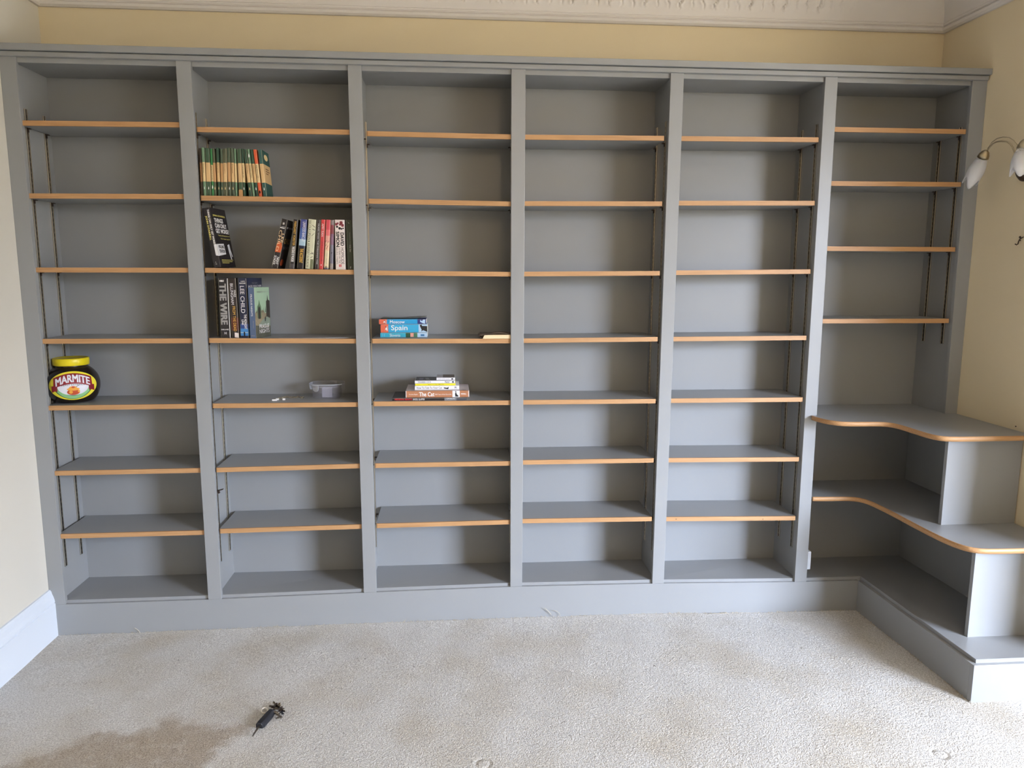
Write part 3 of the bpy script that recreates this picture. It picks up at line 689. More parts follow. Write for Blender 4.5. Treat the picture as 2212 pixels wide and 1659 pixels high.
M, T_, H_ = turned(U4(1100), U4(1270), U4(1572), 570+285/9.217, 570+1476/9.217, .024, .152, S4(.9))
def fml(T_, H):
    lb = col('bright_blue', (64, 132, 200), .4, .2, 30)
    d = [spine_htext('A JACK', T_*.35, T_*.85, H*.935, H*.955, PW, .03), spine_htext('REACHER', T_*.2, T_*.9, H*.905, H*.925, PW, .03), spine_text('LEE CHILD', T_*.24, T_*.72, H*.42, H*.87, LTX, .01), spine_text('THE MIDNIGHT', T_*.55, T_*.85, H*.15, H*.40, PW, .02), spine_text('LINE', T_*.25, T_*.5, H*.22, H*.31, PW, .02),
         spine_poly([(T_*.44, H*.03), (T_*.58, H*.03), (T_*.6, H*.09), (T_*.5, H*.115), (T_*.42, H*.09)], INK), spine_rect(T_*.05, T_*.95, H*.085, H*.1, SKY)]
    d += [cover_text(T_, 'THE NEW', .05, .105, H*.905, H*.925, GRT, 0), cover_text(T_, 'JACK REACHER', .012, .145, H*.835, H*.88, LTX, .02)]
    return d
lb = col('bright_blue', (64, 132, 200), .4, .2, 30)
book('hardback', M, T_, .152, H_, [(0, .04, NAVY), (.04, .16, lb), (.16, .24, col('royal', (44, 74, 140), .4, .1)), (.24, 1, NAVY)], 'navy thriller with bright blue foot and pale capitals down the spine', GRP4, draws=fml(T_, H_))
M, T_, H_ = turned(U4(1293), U4(1412), U4(1702), 570+475/9.217, 570+1480/9.217, .006, .125, S4(1.0)); M.translation.y += .004
def fpn(T_, H):
    dk = col('spire', (54, 50, 44), .6, .2); st = col('stone', (140, 128, 104), .6, .35, 120); mist = col('mist', (122, 134, 120), .5, .2, 40); dome = col('verdigris', (96, 120, 88), .6, .2)
    d = [spine_text('PRAGUE NIGHTS', T_*.32, T_*.6, H*.44, H*.87, LTX, .01), spine_text('BENJAMIN BLACK', T_*.5, T_*.72, H*.2, H*.35, GRT, 0), spine_rect(T_*.2, T_*.8, H*.05, H*.06, GRT)]
    d += [cover_text(T_, 'BENJAMIN BLACK', .02, .115, H*.89, H*.925, GRT, 0),
          cover_poly(T_, [(0, .0), (.125, .0), (.125, H*.42), (.11, H*.5), (.085, H*.48), (.06, H*.56), (.04, H*.5), (.02, H*.56), (0, H*.5)], st, EPS*.5),
          cover_poly(T_, [(.018, H*.4), (.05, H*.4), (.05, H*.62), (.042, H*.68), (.036, H*.76), (.030, H*.68), (.018, H*.62)], dome, EPS), cover_poly(T_, [(.024, H*.38), (.044, H*.38), (.044, H*.58), (.034, H*.64), (.024, H*.58)], dk, EPS*1.5),
          cover_poly(T_, [(.092, H*.38), (.125, H*.38), (.125, H*.72), (.118, H*.74), (.112, H*.74), (.107, H*.85), (.102, H*.74), (.095, H*.72)], dk, EPS*1.5),
          cover_poly(T_, [(0, H*.0), (.125, H*.0), (.125, H*.22), (.1, H*.2), (0, H*.26)], col('cobble', (84, 84, 72), .6, .3, 60), EPS*.8), cover_poly(T_, [(.02, H*.25), (.125, H*.22), (.125, H*.36), (.1, H*.41), (.06, H*.36)], mist, EPS*1.6),
          cover_poly(T_, [(.078, H*.32), (.084, H*.32), (.088, H*.38), (.083, H*.43), (.077, H*.38)], INK, EPS*2),
          cover_text(T_, 'PRAGUE', .028, .112, H*.185, H*.27, LTX, .01), cover_text(T_, 'NIGHTS', .028, .112, H*.09, H*.17, LTX, .01)]
    for k in range(7): d.append(cover_poly(T_, [(.01+.015*k, H*.5), (.016+.015*k, H*.5), (.013+.015*k, H*(.57+.03*(k % 3)))], dk, EPS))
    return d
e = book('paperback', M, T_, .125, H_, [(0, 1, col('mint', (156, 182, 154), .5, .06, 20))], 'pale green paperback of a misty city with domes, right of the thrillers', None, draws=fpn(T_, H_)+[spine_rect(.0003, T_*.985, 0, H_, col('slate_blue', (86, 104, 136), .5, .08), e=EPS*.3)])
# thin sheet lying under it
zt = S4(1.15)
b = MB(); b.prism([(.965, .018), (1.15, .020), (1.262, .050), (1.262, .21), (.965, .21)], zt+.0002, zt+.0028, col('grey_sheet', (150, 146, 146))); b.build('magazine')
tag(bpy.data.objects['magazine'], 'thin grey magazine lying flat on the fourth shelf, right of the thrillers', 'magazine')
bpy.data.objects['magazine'].location = (0, 0, 0)

# flat books -------------------------------------------------------
def flat(u0, u1, v0, v1, y, zs, W_, segs, lab, fn, group, name='paperback', pages=PAGESW, **k):
    """lying book: spine corners u0..u1, top v0, bottom v1 ; segs from the left end"""
    a = ay(u0, v1, y); c = ay(u1, v1, y); H_ = c.x-a.x; T_ = ay(u0, v0, y).z-ay(u0, v1, y).z
    M = Matrix.Translation((c.x, y, zs+.0003)) @ Matrix.Rotation(-PI/2, 4, 'Y')
    sg = [(1-q1, 1-q0, mt) for q0, q1, mt in segs]
    book(name, M, T_, W_, H_, sg, lab, group, draws=fn(T_, H_) if fn else None, pages=pages, **k)
    return zs+T_+.0004
# guide books (13.825x crop at 800,660)
g = lambda u: 800+u/13.825; gv = lambda v: 660+v/13.825
CY = col('cyan', (30, 150, 204)); CY2 = col('cyan_pale', (52, 166, 212)); TQ = col('turquoise', (50, 170, 200)); CO = col('coral', (218, 104, 78)); LB = col('ice_blue', (176, 206, 232)); DB = col('deep_blue', (38, 50, 120))
zs = shelf_z(3, 3, 1.4); y0 = az(g(300), gv(962), zs).y+.002
G3 = 'travel guides stacked on the fourth shelf of the third bay'
def man(T_, H, f, s):   # little walking figure
    cx = H*(1-f)
    pts = [(.15, .0), (.35, .25), (.6, .3), (.65, .5), (.95, .55), (.65, .62), (.62, .8), (.45, .7), (.1, 1), (.3, .6), (-.05, .45), (.3, .45)]
    return spine_poly([(T_*.2+px*T_*.62, cx+(.5-pz)*s) for px, pz in pts], PW)
def fs(T_, H): return [spine_text('Slovenia', T_*.2, T_*.8, H*.575, H*.8, PW, 0), spine_rect(T_*.05, T_*.95, H*.36, H*.455, col('leaf_dark', (44, 86, 60), .5, .4, 90)), spine_rect(T_*.15, T_*.95, H*.29, H*.36, SAL), spine_rect(T_*.3, T_*.7, H*.06, H*.14, col('mid_teal', (54, 110, 160))), spine_rect(T_*.2, T_*.8, H*.945, H*.95, LB), spine_rect(T_*.2, T_*.8, H*.91, H*.915, LB)]
z1 = flat(g(300), g(1698), gv(822), gv(962), y0, zs, .128, [(0, .54, TQ), (.54, .79, col('green_photo', (70, 120, 90), .5, .4, 60)), (.79, 1, LB)], 'turquoise travel guide at the bottom of its stack', fs, G3)
def fsp(T_, H): return [spine_text('Spain', T_*.12, T_*.9, H*.425, H*.775, PW, .01), man(T_, H, .12, H*.07), spine_rect(T_*.2, T_*.8, H*.88, H*.895, MAR), spine_rect(T_*.2, T_*.8, H*.845, H*.87, SAL), spine_poly([(T_*.1, H*.0), (T_*.78, H*.0), (T_*.8, H*.11), (T_*.98, H*.12), (T_*.9, H*.16), (T_*.7, H*.15), (T_*.35, H*.12), (T_*.15, H*.13), (T_*.3, H*.09)], INK, 'emblem')]
z2 = flat(g(310), g(1700), gv(566), gv(818), y0+.001, z1, .128, [(0, .165, CO), (.165, .815, CY2), (.815, 1, LB)], 'thick blue travel guide with a black bull, middle of its stack', fsp, G3)
def fmo(T_, H): return [spine_text('Moscow', T_*.2, T_*.78, H*.455, H*.77, PW, .01), man(T_, H, .11, H*.06), spine_rect(T_*.2, T_*.8, H*.875, H*.89, MAR), spine_rect(T_*.1, T_*.85, H*.845, H*.865, SAL), spine_poly([(T_*.1, H*.02), (T_*.9, H*.02), (T_*.95, H*.06), (T_*.6, H*.09), (T_*.9, H*.12), (T_*.5, H*.13), (T_*.2, H*.07)], LB, 'emblem')]
z3 = flat(g(262), g(1665), gv(404), gv(552), y0+.001, z2, .128, [(0, .165, CO), (.165, .815, CY), (.815, 1, DB)], 'slimmer blue travel guide on top of its stack', fmo, G3)
# loose curled cover / leaflet on top
b = MB(); n = 14; x0 = ay(g(300), gv(350), y0).x; x1 = ay(g(1655), gv(350), y0).x; V = []; F = []
for i in range(n+1):
    t_ = i/n; x = x0+(x1-x0)*t_
    for j, yy in enumerate((y0+.004, y0+.065, y0+.126)): V.append((x, yy, z3+.001+.004*t_*t_+(.004 if j == 0 else 0)*t_+.0015*math.sin(t_*7+j)))
for i in range(n):
    for j in range(2): F.append((i*3+j, (i+1)*3+j, (i+1)*3+j+1, i*3+j+1))
b.raw(V, F, col('leaflet', (78, 84, 78), .35, .5, 30), True); o = b.build('leaflet'); md = o.modifiers.new('s', 'SOLIDIFY'); md.thickness = .0012; md.offset = 1
tag(o, 'dark curled leaflet lying on top of the travel guides', 'leaflet')
# curled open-cornered paperback, fore-edge outwards, by the middle post
zs = shelf_z(3, 3, 1.85); yb = az(1060, 732, zs).y; xa = ay(1041, 731, yb).x; xe = 1.905
pb = thing('paperback', (xa, yb, zs), 'cream-edged paperback with curled cover lying against the middle post', 'book')
b = MB(); V = []; n = 8; L_ = xe-xa
prof2 = [(0.0, .0015), (.006, .0025), (.012, .014), (.016, .0165), (L_, .0175), (L_, .0012), (.004, .0012)]
pf = [(.003, .001), (.011, .0155), (L_-.002, .0165), (L_-.002, .001)]
b.raw([(x, 0, z) for x, z in pf]+[(x, .12, z) for x, z in pf], [(0, 3, 2, 1), (4, 5, 6, 7), (0, 1, 5, 4), (1, 2, 6, 5), (2, 3, 7, 6), (3, 0, 4, 7)], col('page_cream', (232, 208, 168), .8, .06, 120)); b.build('pages', pb)
b = MB(); V = []; F = []; n = 16
for i in range(n+1):
    t_ = i/n; x = -.014+(L_+.012)*t_
    V += [(x, -.004, .0175+.006*max(0, math.sin((t_-.25)*PI/.75))**1 - .004*(1-t_)**6), (x+.006, .05, .019+.008*max(0, math.sin((t_-.2)*PI/.9))), (x+.01, .122, .018)]
for i in range(n):
    for j in range(2): F.append((i*3+j, (i+1)*3+j, (i+1)*3+j+1, i*3+j+1))
b.raw(V, F, col('brown_photo_cover', (96, 82, 70), .4, .45, 40), True); o = b.build('cover', pb); md = o.modifiers.new('s', 'SOLIDIFY'); md.thickness = .0008
b = MB(); b.raw([(-.014, -.001, .0165), (-.010, -.001, .010), (.002, -.001, .0008), (.010, -.001, .0008), (-.010, .12, .0165), (-.006, .12, .010), (.006, .12, .0008), (.012, .12, .0008)], [(0, 1, 5, 4), (1, 2, 6, 5), (2, 3, 7, 6)], col('brown_photo_cover', (96, 82, 70)), True)
o = b.build('curled_flap', pb); md = o.modifiers.new('s', 'SOLIDIFY'); md.thickness = .0008

# cat books (11.06x crop at 840,780)
g = lambda u: 840+u/11.06; gv = lambda v: 780+v/11.06
G5 = 'books about cats stacked on the fifth shelf'
zs = shelf_z(3, 4, 1.6); y0 = az(g(200), gv(966), zs).y
REDT = col('red_text', (206, 40, 44)); BRN = col('tan_brown', (172, 116, 82)); PKW = col('pinkish_white', (212, 200, 198), .45, .05)
PWH = col('clean_white', (228, 228, 234))
z1 = flat(g(80), g(1860), gv(888), gv(966), y0, zs, .172, [(0, .7, BLK), (.7, .86, col('slate', (112, 116, 124))), (.86, 1, col('dark_slate', (66, 68, 76)))], 'large black book with red lettering, bottom of the cat book stack', lambda T_, H: [spine_text('MEDIEVAL BEASTS', T_*.35, T_*.85, H*.735, H*.965, REDT, .02), spine_text('ANGEL SLAPPER', T_*.3, T_*.85, H*.565, H*.725, LTX, .01), spine_text('CATALOG', T_*.5, T_*.9, H*.16, H*.27, LTX, 0)], G5, name='hardback')
z2 = flat(g(404), g(1920), gv(722), gv(886), y0+.002, z1, .185, [(0, .012, PKW), (.012, .735, BRN), (.735, .85, PWH), (.85, .985, BRN), (.985, 1, PKW)], 'big tan hardback with white title, second from bottom of the cat stack', lambda T_, H: [spine_text('The Cat', T_*.2, T_*.82, H*.55, H*.79, PW, .02), spine_text('Caroline Bugler', T_*.38, T_*.58, H*.81, H*.95, PW, 0), spine_text('3500 Years of the Cat in Art', T_*.38, T_*.56, H*.28, H*.545, PW, 0), spine_text('MERRELL', T_*.42, T_*.6, H*.045, H*.13, PW, .03),
     spine_poly([(T_*.12, H*.18), (T_*.12, H*.22), (T_*.5, H*.225), (T_*.75, H*.215), (T_*.95, H*.22), (T_*.93, H*.205), (T_*.7, H*.205), (T_*.45, H*.195), (T_*.2, H*.165)], INK),
     cover_poly(T_, [(0.0015, .002), (.18, .002), (.18, H-.002), (.0015, H-.002)], PKW, EPS*.5), cover_poly(T_, [(.02, H*.2), (.06, H*.18), (.075, H*.3), (.05, H*.5), (.025, H*.53), (.03, H*.4)], col('cat_grey', (112, 104, 108), .5, .3, 40)), cover_text(T_, 'CAT', .01, .02, H*.05, H*.1, INK, 0)], G5, name='hardback', hard=.003)
z3 = flat(g(620), g(1680), gv(512), gv(614), y0+.02, z2, .135, [(0, 1, PWH)], 'white paperback with thin black title, lying on the big tan book', lambda T_, H: [spine_text('How To Talk To Your Cat', T_*.3, T_*.78, H*.39, H*.96, INK, 0), spine_poly([(T_*.2, H*.26), (T_*.3, H*.24), (T_*.75, H*.24), (T_*.5, H*.27), (T_*.6, H*.35), (T_*.35, H*.34)], INK), spine_text('R', T_*.35, T_*.75, H*.05, H*.1, INK, 0)], G5)
z4 = flat(g(628), g(1592), gv(462), gv(508), y0+.022, z3, .12, [(0, 1, col('lemon', (232, 220, 52)))], 'thin yellow paperback in the cat book stack', lambda T_, H: [spine_text('How It works THE CAT', T_*.3, T_*.75, H*.28, H*.68, INK, 0)], G5)
z5 = flat(g(620), g(1580), gv(386), gv(458), y0+.022, z4, .115, [(0, 1, PWH)], 'white paperback with dark photo cover above the yellow one', lambda T_, H: [spine_text('MOUSIERS + CATS', T_*.3, T_*.75, H*.6, H*.92, INK, 0), spine_text('Purrs!', T_*.3, T_*.75, H*.14, H*.25, INK, .02), spine_poly([(T_*.5+T_*.28*math.cos(k*PI/6), H*.05+T_*.28*math.sin(k*PI/6)) for k in range(12)], INK), cover_poly(T_, [(.002, .002), (.112, .002), (.112, H-.002), (.002, H-.002)], col('dark_photo', (52, 48, 46), .4, .4, 40)), cover_poly(T_, [(.02, H*.8), (.08, H*.8), (.08, H*.9), (.02, H*.9)], GBL, EPS*2), cover_poly(T_, [(.02, H*.62), (.08, H*.68), (.08, H*.76), (.02, H*.72)], GRT, EPS*2)], G5)
z6 = flat(g(1138), g(1580), gv(302), gv(364), y0+.024, z5+.0003, .10, [(0, 1, PWH)], 'smallest white book, on the very top of the cat book stack', lambda T_, H: [spine_text('cats with style', T_*.3, T_*.7, H*.3, H*.92, GRT, 0), spine_rect(T_*.25, T_*.75, H*.1, H*.2, INK), cover_poly(T_, [(.002, .002), (.097, .002), (.097, H*.66), (.002, H*.66)], col('brown_photo_cover', (96, 82, 70))), cover_poly(T_, [(.002, H*.66), (.097, H*.66), (.097, H-.002), (.002, H-.002)], col('light_grey_cover', (176, 172, 176)))], G5)

# ------------------------------------------------------------------ squat yeast extract jar
zs = shelf_z(1, 4, .25); cx_ = ay(161.5, 870, .13).x; cyy = .128
JAR = thing('jar', (cx_, cyy, zs), 'giant squat dark jar with yellow lid and oval yellow label', 'jar')
GL = bpy.data.materials.new('dark_glass'); GL.use_nodes = True; bb = GL.node_tree.nodes['Principled BSDF']
nz = GL.node_tree.nodes.new('ShaderNodeTexNoise'); nz.inputs['Scale'].default_value = 12; crp = GL.node_tree.nodes.new('ShaderNodeValToRGB')
crp.color_ramp.elements[0].color = (.010, .006, .004, 1); crp.color_ramp.elements[1].color = (.022, .014, .010, 1)
GL.node_tree.links.new(nz.outputs['Fac'], crp.inputs[0]); GL.node_tree.links.new(crp.outputs[0], bb.inputs['Base Color']); bb.inputs['Roughness'].default_value = .22
JP = [(0, .002), (.06, 0), (.074, .004), (.088, .022), (.0975, .048), (.100, .070), (.0985, .088), (.092, .108), (.080, .126), (.068, .138), (.061, .144), (.059, .150), (.059, .156), (0, .156)]
def _cr(P, k=4):
    out = []
    for i in range(len(P)-1):
        p0, p1, p2, p3 = P[max(i-1, 0)], P[i], P[i+1], P[min(i+2, len(P)-1)]
        for j in range(k):
            t = j/k; out.append(tuple(.5*((2*p1[q])+(-p0[q]+p2[q])*t+(2*p0[q]-5*p1[q]+4*p2[q]-p3[q])*t*t+(-p0[q]+3*p1[q]-3*p2[q]+p3[q])*t**3) for q in (0, 1)))
    return out+[P[-1]]
JP = [JP[0]]+_cr(JP[1:-1])+[JP[-1]]
def jr(z):
    for (r0, z0), (r1, z1) in zip(JP[1:], JP[2:]):
        if z0 <= z <= z1: return r0+(r1-r0)*(z-z0)/(z1-z0+1e-9)
    return .06
b = MB(); b.lathe(JP, GL, 96); b.build('body', JAR)
YL = mat('jar_lid_yellow', (226, 206, 24), .4); b = MB()
b.lathe([(0, .150), (.064, .150), (.0660, .152), (.0665, .1755), (.065, .1785), (.061, .1800), (.058, .1785), (0, .1785)], YL, 56); b.build('lid', JAR)
dirv = Vector((CAM.x-cx_, CAM.y-cyy, 0)).normalized(); sid = Vector((-dirv.y, dirv.x, 0))
LCZ = .0735
def onjar(a, c, e):
    z = LCZ+c; r = jr(z)+e; k = math.sqrt(max(1e-6, r*r-a*a)); P = dirv*(k+.0006)+sid*a; return (P.x, P.y, z)
def jpoly(mb, fn, n1, n2, mt, e):   # fn(s,t)->(a,c)
    V = [onjar(*fn(i/n1, j/n2), e) for j in range(n2+1) for i in range(n1+1)]
    mb.raw(V, [(j*(n1+1)+i, j*(n1+1)+i+1, (j+1)*(n1+1)+i+1, (j+1)*(n1+1)+i) for j in range(n2) for i in range(n1)], mt, True)
AX, BX = .0835, .0575
def ell(a_, b_, cx=0, cz=0):
    return lambda s, t: (cx+a_*t*math.cos(2*PI*s), cz+b_*t*math.sin(2*PI*s))
LY = mat('label_yellow', (240, 226, 64), .5); LG = mat('label_green', (140, 196, 140), .5); LGd = mat('label_dark_green', (46, 112, 60), .5); LW = mat('label_white', (222, 224, 234), .5); LR = mat('label_red', (134, 28, 40), .5); LO = mat('label_orange', (226, 160, 60), .5); LRr = mat('label_rust', (186, 76, 40), .5)
b = MB(); jpoly(b, ell(AX, BX), 64, 24, LY, .0008)
jpoly(b, lambda s, t: ((.047+.0235*t)*math.cos(PI*(1.08+.84*s)), -.004+(.033+.0165*t)*math.sin(PI*(1.02+.96*s))), 60, 3, LGd, .0013)
jpoly(b, lambda s, t: ((.052+.0165*t)*math.cos(PI*(1.1+.8*s)), -.004+(.0355+.0125*t)*math.sin(PI*(1.02+.96*s))), 60, 3, LG, .0016)
jpoly(b, ell(.055, .036, 0, -.001), 40, 14, LW, .0018)
ban = lambda lo, hi: (lambda s, t: ((-1+2*s)*(.0685-.003*t), lo+(hi-lo)*t-.0185*((-1+2*s)**2)))
jpoly(b, ban(.010, .0505), 40, 10, LR, .0026)
for sg_ in (-1, 1):
    jpoly(b, lambda s, t: (sg_*(.055+.019*s), -.0215+.0255*t-.004*s+(0 if t > .5 else .004*(1-abs(2*s-1)))), 6, 6, LR, .0024)
o = b.build('label', JAR, label='oval yellow label with red banner')
b = MB()
def jtext(mb, s, a0, a1, c0, c1, mt, bold, e, arch):
    vs, fs_ = textmesh(s, bold); V = []; vs = list(vs)
    for _ in range(3):      # finer triangles so that the print follows the bulge of the jar
        mid = {}; nf = []
        def mp(i, j):
            k_ = (min(i, j), max(i, j))
            if k_ not in mid: mid[k_] = len(vs); vs.append(tuple((x+y)/2 for x, y in zip(vs[i], vs[j])))
            return mid[k_]
        for f in fs_:
            for t in range(1, len(f)-1):
                A_, B2, C2 = f[0], f[t], f[t+1]; ab, bc, ca = mp(A_, B2), mp(B2, C2), mp(C2, A_)
                nf += [(A_, ab, ca), (ab, B2, bc), (ca, bc, C2), (ab, bc, ca)]
        fs_ = nf
    for p, q_, l in vs:
        a = a0+(a1-a0)*p; c = c0+(c1-c0)*q_ - arch*((a)/.06)**2; V.append(onjar(a, c, e+l))
    mb.raw(V, fs_, mt)
jtext(b, 'MARMITE', -.060, .060, .0165, .046, LW, .035, .0034, .017)
jtext(b, 'YEAST EXTRACT', -.042, .042, .0035, .0085, INK, .0, .0026, .006)
b.build('lettering', JAR)
b = MB()
jpoly(b, ell(.0225, .0125, 0, -.0235), 28, 6, LRr, .0026); jpoly(b, ell(.0225, .006, 0, -.0115), 28, 6, LO, .0030); jpoly(b, ell(.014, .0075, -.001, -.0065), 20, 5, LO, .0034); jpoly(b, ell(.006, .0042, 0, -.0035), 12, 3, LRr, .0038)
jpoly(b, ell(.0065, .0065, -.009, -.0235), 16, 3, LO, .0032); jpoly(b, ell(.004, .006, .019, -.021), 12, 3, LO, .0032)
jpoly(b, lambda s, t: (.009+.014*s, -.004+.008*s+.0016*t), 4, 1, INK, .0040)
b.build('emblem', JAR)

# ------------------------------------------------------------------ clear food box
zs = shelf_z(2, 4, 1.15); pc = az(706, 863.5, zs)
BOX = thing('food_box', (ay(707, 862, pc.y+.05).x, pc.y+.058, zs), 'clear plastic food box with clip-down lid on the fifth shelf', 'box')
def clear(name, rgb, alpha, rough=.1):
    M_ = bpy.data.materials.new(name); M_.use_nodes = True; N = M_.node_tree; p = N.nodes['Principled BSDF']
    nn = N.nodes.new('ShaderNodeTexNoise'); nn.inputs['Scale'].default_value = 25; mr = N.nodes.new('ShaderNodeMapRange'); mr.inputs['To Min'].default_value = alpha*.7; mr.inputs['To Max'].default_value = alpha*1.3
    N.links.new(nn.outputs['Fac'], mr.inputs['Value']); N.links.new(mr.outputs[0], p.inputs['Alpha'])
    p.inputs['Base Color'].default_value = (*srgb(rgb), 1); p.inputs['Roughness'].default_value = rough; return M_
CL = clear('clear_plastic', (196, 196, 210), .09); CL2 = clear('frosted_lid', (190, 192, 204), .20, .2); CL3 = clear('clip_plastic', (206, 210, 218), .5, .3)
def sq(r, n_=40, p=3.0, sy=.9):
    out = []
    for k in range(n_):
        a = 2*PI*k/n_; c, s = math.cos(a), math.sin(a)
        out.append((r*math.copysign(abs(c)**(2/p), c), sy*r*math.copysign(abs(s)**(2/p), s)))
    return out
def loft(mb, secs, mt, cap0=False, cap1=False):
    V = []; F = []; n_ = 40
    for r, z in secs: V += [(x, y, z) for x, y in sq(r)]
    for j in range(len(secs)-1):
        for k in range(n_): F.append((j*n_+k, j*n_+(k+1) % n_, (j+1)*n_+(k+1) % n_, (j+1)*n_+k))
    if cap0: F.append(tuple(range(n_-1, -1, -1)))
    if cap1: F.append(tuple((len(secs)-1)*n_+k for k in range(n_)))
    mb.raw(V, F, mt, True)
b = MB(); loft(b, [(.054, .0), (.059, .004), (.0635, .052), (.0645, .056)], CL, True); loft(b, [(.0625, .055), (.0575, .006), (.053, .0025)], CL, False, True); b.build('tub', BOX)
b = MB(); loft(b, [(.0712, .0603), (.0728, .0622), (.0712, .0641)], CL3); loft(b, [(.066, .050), (.0665, .058), (.070, .060), (.0715, .0625), (.069, .0645), (.062, .0645), (.058, .0625), (.020, .063)], CL2, False, True); b.build('lid', BOX)
for a in (-125, -15, 165, 75):
    a = math.radians(a); rr = .0715 if abs(math.cos(a)) > .6 else .067
    b = MB(); V = []
    for s_, z in ((-.5, .0635), (-.55, .050), (-.45, .038), (-.2, .033), (.2, .033), (.45, .038), (.55, .050), (.5, .0635)):
        V.append((.030*s_, z))
    cc, ss = math.cos(a), math.sin(a); ln = len(V)
    P = lambda t_, z, d: (rr*cc*1.0+(-ss)*t_+cc*d, rr*ss*.93+cc*t_+ss*d, z)
    vv = [P(t_, z, .000) for t_, z in V]+[P(t_, z, .0022) for t_, z in V]
    b.raw(vv, [tuple(range(ln-1, -1, -1)), tuple(range(ln, 2*ln))]+[(i, (i+1) % ln, ln+(i+1) % ln, ln+i) for i in range(ln)], CL3)
    b.build('clip', BOX)
# crumpled clear bag of fixings inside: left visible through the tub
b = MB(); b.box(-.018, .024, -.004, -.002, .004, .048, clear('bag_film', (206, 204, 220), .35, .3)); o = b.build('plastic_bag'); o.location = BOX.location+Vector((0, -.02, .001))
tag(o, 'small clear bag standing inside the food box', 'bag')

# chain with tags beside the box
def torus(mb, c, R_, r_, mt, ax_=(0, 0, 1), n=14, m_=6, st=1.0):
    ax_ = Vector(ax_).normalized(); u_ = ax_.orthogonal().normalized(); v_ = ax_.cross(u_); V = []; F = []
    for i in range(n):
        a = 2*PI*i/n; d = u_*math.cos(a)*st+v_*math.sin(a)
        for j in range(m_):
            q_ = 2*PI*j/m_; V.append(Vector(c)+d*R_+(d.normalized()*math.cos(q_)+ax_*math.sin(q_))*r_)
    for i in range(n):
        for j in range(m_): F.append((i*m_+j, ((i+1) % n)*m_+j, ((i+1) % n)*m_+(j+1) % m_, i*m_+(j+1) % m_))
    mb.raw(V, F, mt, True)
zs = shelf_z(2, 4, 1.05); p0 = az(590, 866, zs)
CH = thing('key_chain', (p0.x, p0.y, zs), 'tangled brass chain with white tags on the fifth shelf, left of the clear box', 'chain')
pts = [(590, 866), (597, 863), (604, 862), (612, 860), (620, 858.5), (628, 860), (637, 860), (645, 858), (652, 861), (656, 858)]
b = MB(); lst = [az(u, v, zs)-Vector((p0.x, p0.y, zs)) for u, v in pts]
for i in range(len(lst)-1):
    for t_ in (0, .33, .66):
        p = lst[i].lerp(lst[i+1], t_); torus(b, (p.x, p.y, .003), .0042, .0009, BRASS, (R.uniform(-1, 1), R.uniform(-1, 1), 1.2), 10, 5, 1.5)
b.build('chain', CH)
b = MB(); b.box(-.003, .016, -.006, .001, .001, .007, PW); b.box(.008, .020, .012, .019, .001, .008, PW); b.box(.036, .046, .010, .017, .001, .008, PW); b.build('tag', CH)

# ------------------------------------------------------------------ car keys on the carpet
kp = az(575, 1562, 0)
KEY = thing('car_keys', (kp.x, kp.y, .004), 'bunch of keys with a black car fob lying on the carpet beside the stain', 'keys')
def kz(u, v): p = az(u, v, 0); return Vector((p.x-kp.x, p.y-kp.y, 0))
A, B_ = kz(560, 1576), kz(587, 1545)
d = (B_-A).normalized(); nn = Vector((-d.y, d.x, 0)); L_ = (B_-A).length; FB = mat('fob_black', (34, 35, 40), .5)
b = MB(); wd = .0145
sec = [(0, .8), (.15, 1), (.8, 1), (1, .75)]
V = []
for t_, k in sec:
    c = A+d*(L_*t_)
    for s_, z in ((-1, .0), (1, .0), (1, .012), (.55, .019), (-.55, .019), (-1, .012)): V.append(tuple(c+nn*(wd*k*s_)+Vector((0, 0, z))))
F = [(0, 1, 2, 3, 4, 5)[::1], tuple(18+k for k in (5, 4, 3, 2, 1, 0))]
for i in range(3):
    for k in range(6): F.append((i*6+k, (i+1)*6+k, (i+1)*6+(k+1) % 6, i*6+(k+1) % 6))
b.raw(V, F, FB); b.build('fob', KEY, bevel=.0015)
b = MB(); C_ = kz(546, 1596); bl = (A-C_).normalized(); bn = Vector((-bl.y, bl.x, 0))
b.hexa([tuple(C_-bn*.002+Vector((0, 0, .004))), tuple(C_+bn*.002+Vector((0, 0, .004))), tuple(A+bn*.004+Vector((0, 0, .007))), tuple(A-bn*.004+Vector((0, 0, .007))), tuple(C_-bn*.002+Vector((0, 0, .007))), tuple(C_+bn*.002+Vector((0, 0, .007))), tuple(A+bn*.004+Vector((0, 0, .010))), tuple(A-bn*.004+Vector((0, 0, .010)))], STEEL); b.build('key_blade', KEY)
b = MB(); c = kz(572, 1544); torus(b, (c.x, c.y, .012), .011, .0022, mat('ring_white', (214, 206, 190), .3, .6), (.2, -.4, 1), 20, 8); b.raw([(c.x+.007*math.cos(k*PI/5), c.y+.007*math.sin(k*PI/5), .011) for k in range(10)], [tuple(range(10))], STEEL)
b.build('token_holder', KEY)
b = MB(); c = kz(596, 1543); torus(b, (c.x, c.y, .010), .014, .0011, STEEL, (.3, .2, 1), 24, 6); torus(b, (c.x+.01, c.y-.012, .010), .010, .0010, STEEL, (-.3, .4, 1), 20, 6); b.tube([kz(581, 1542)+Vector((0, 0, .012)), kz(590, 1541)+Vector((0, 0, .014))], .0012, STEEL, 6); b.build('split_ring', KEY)
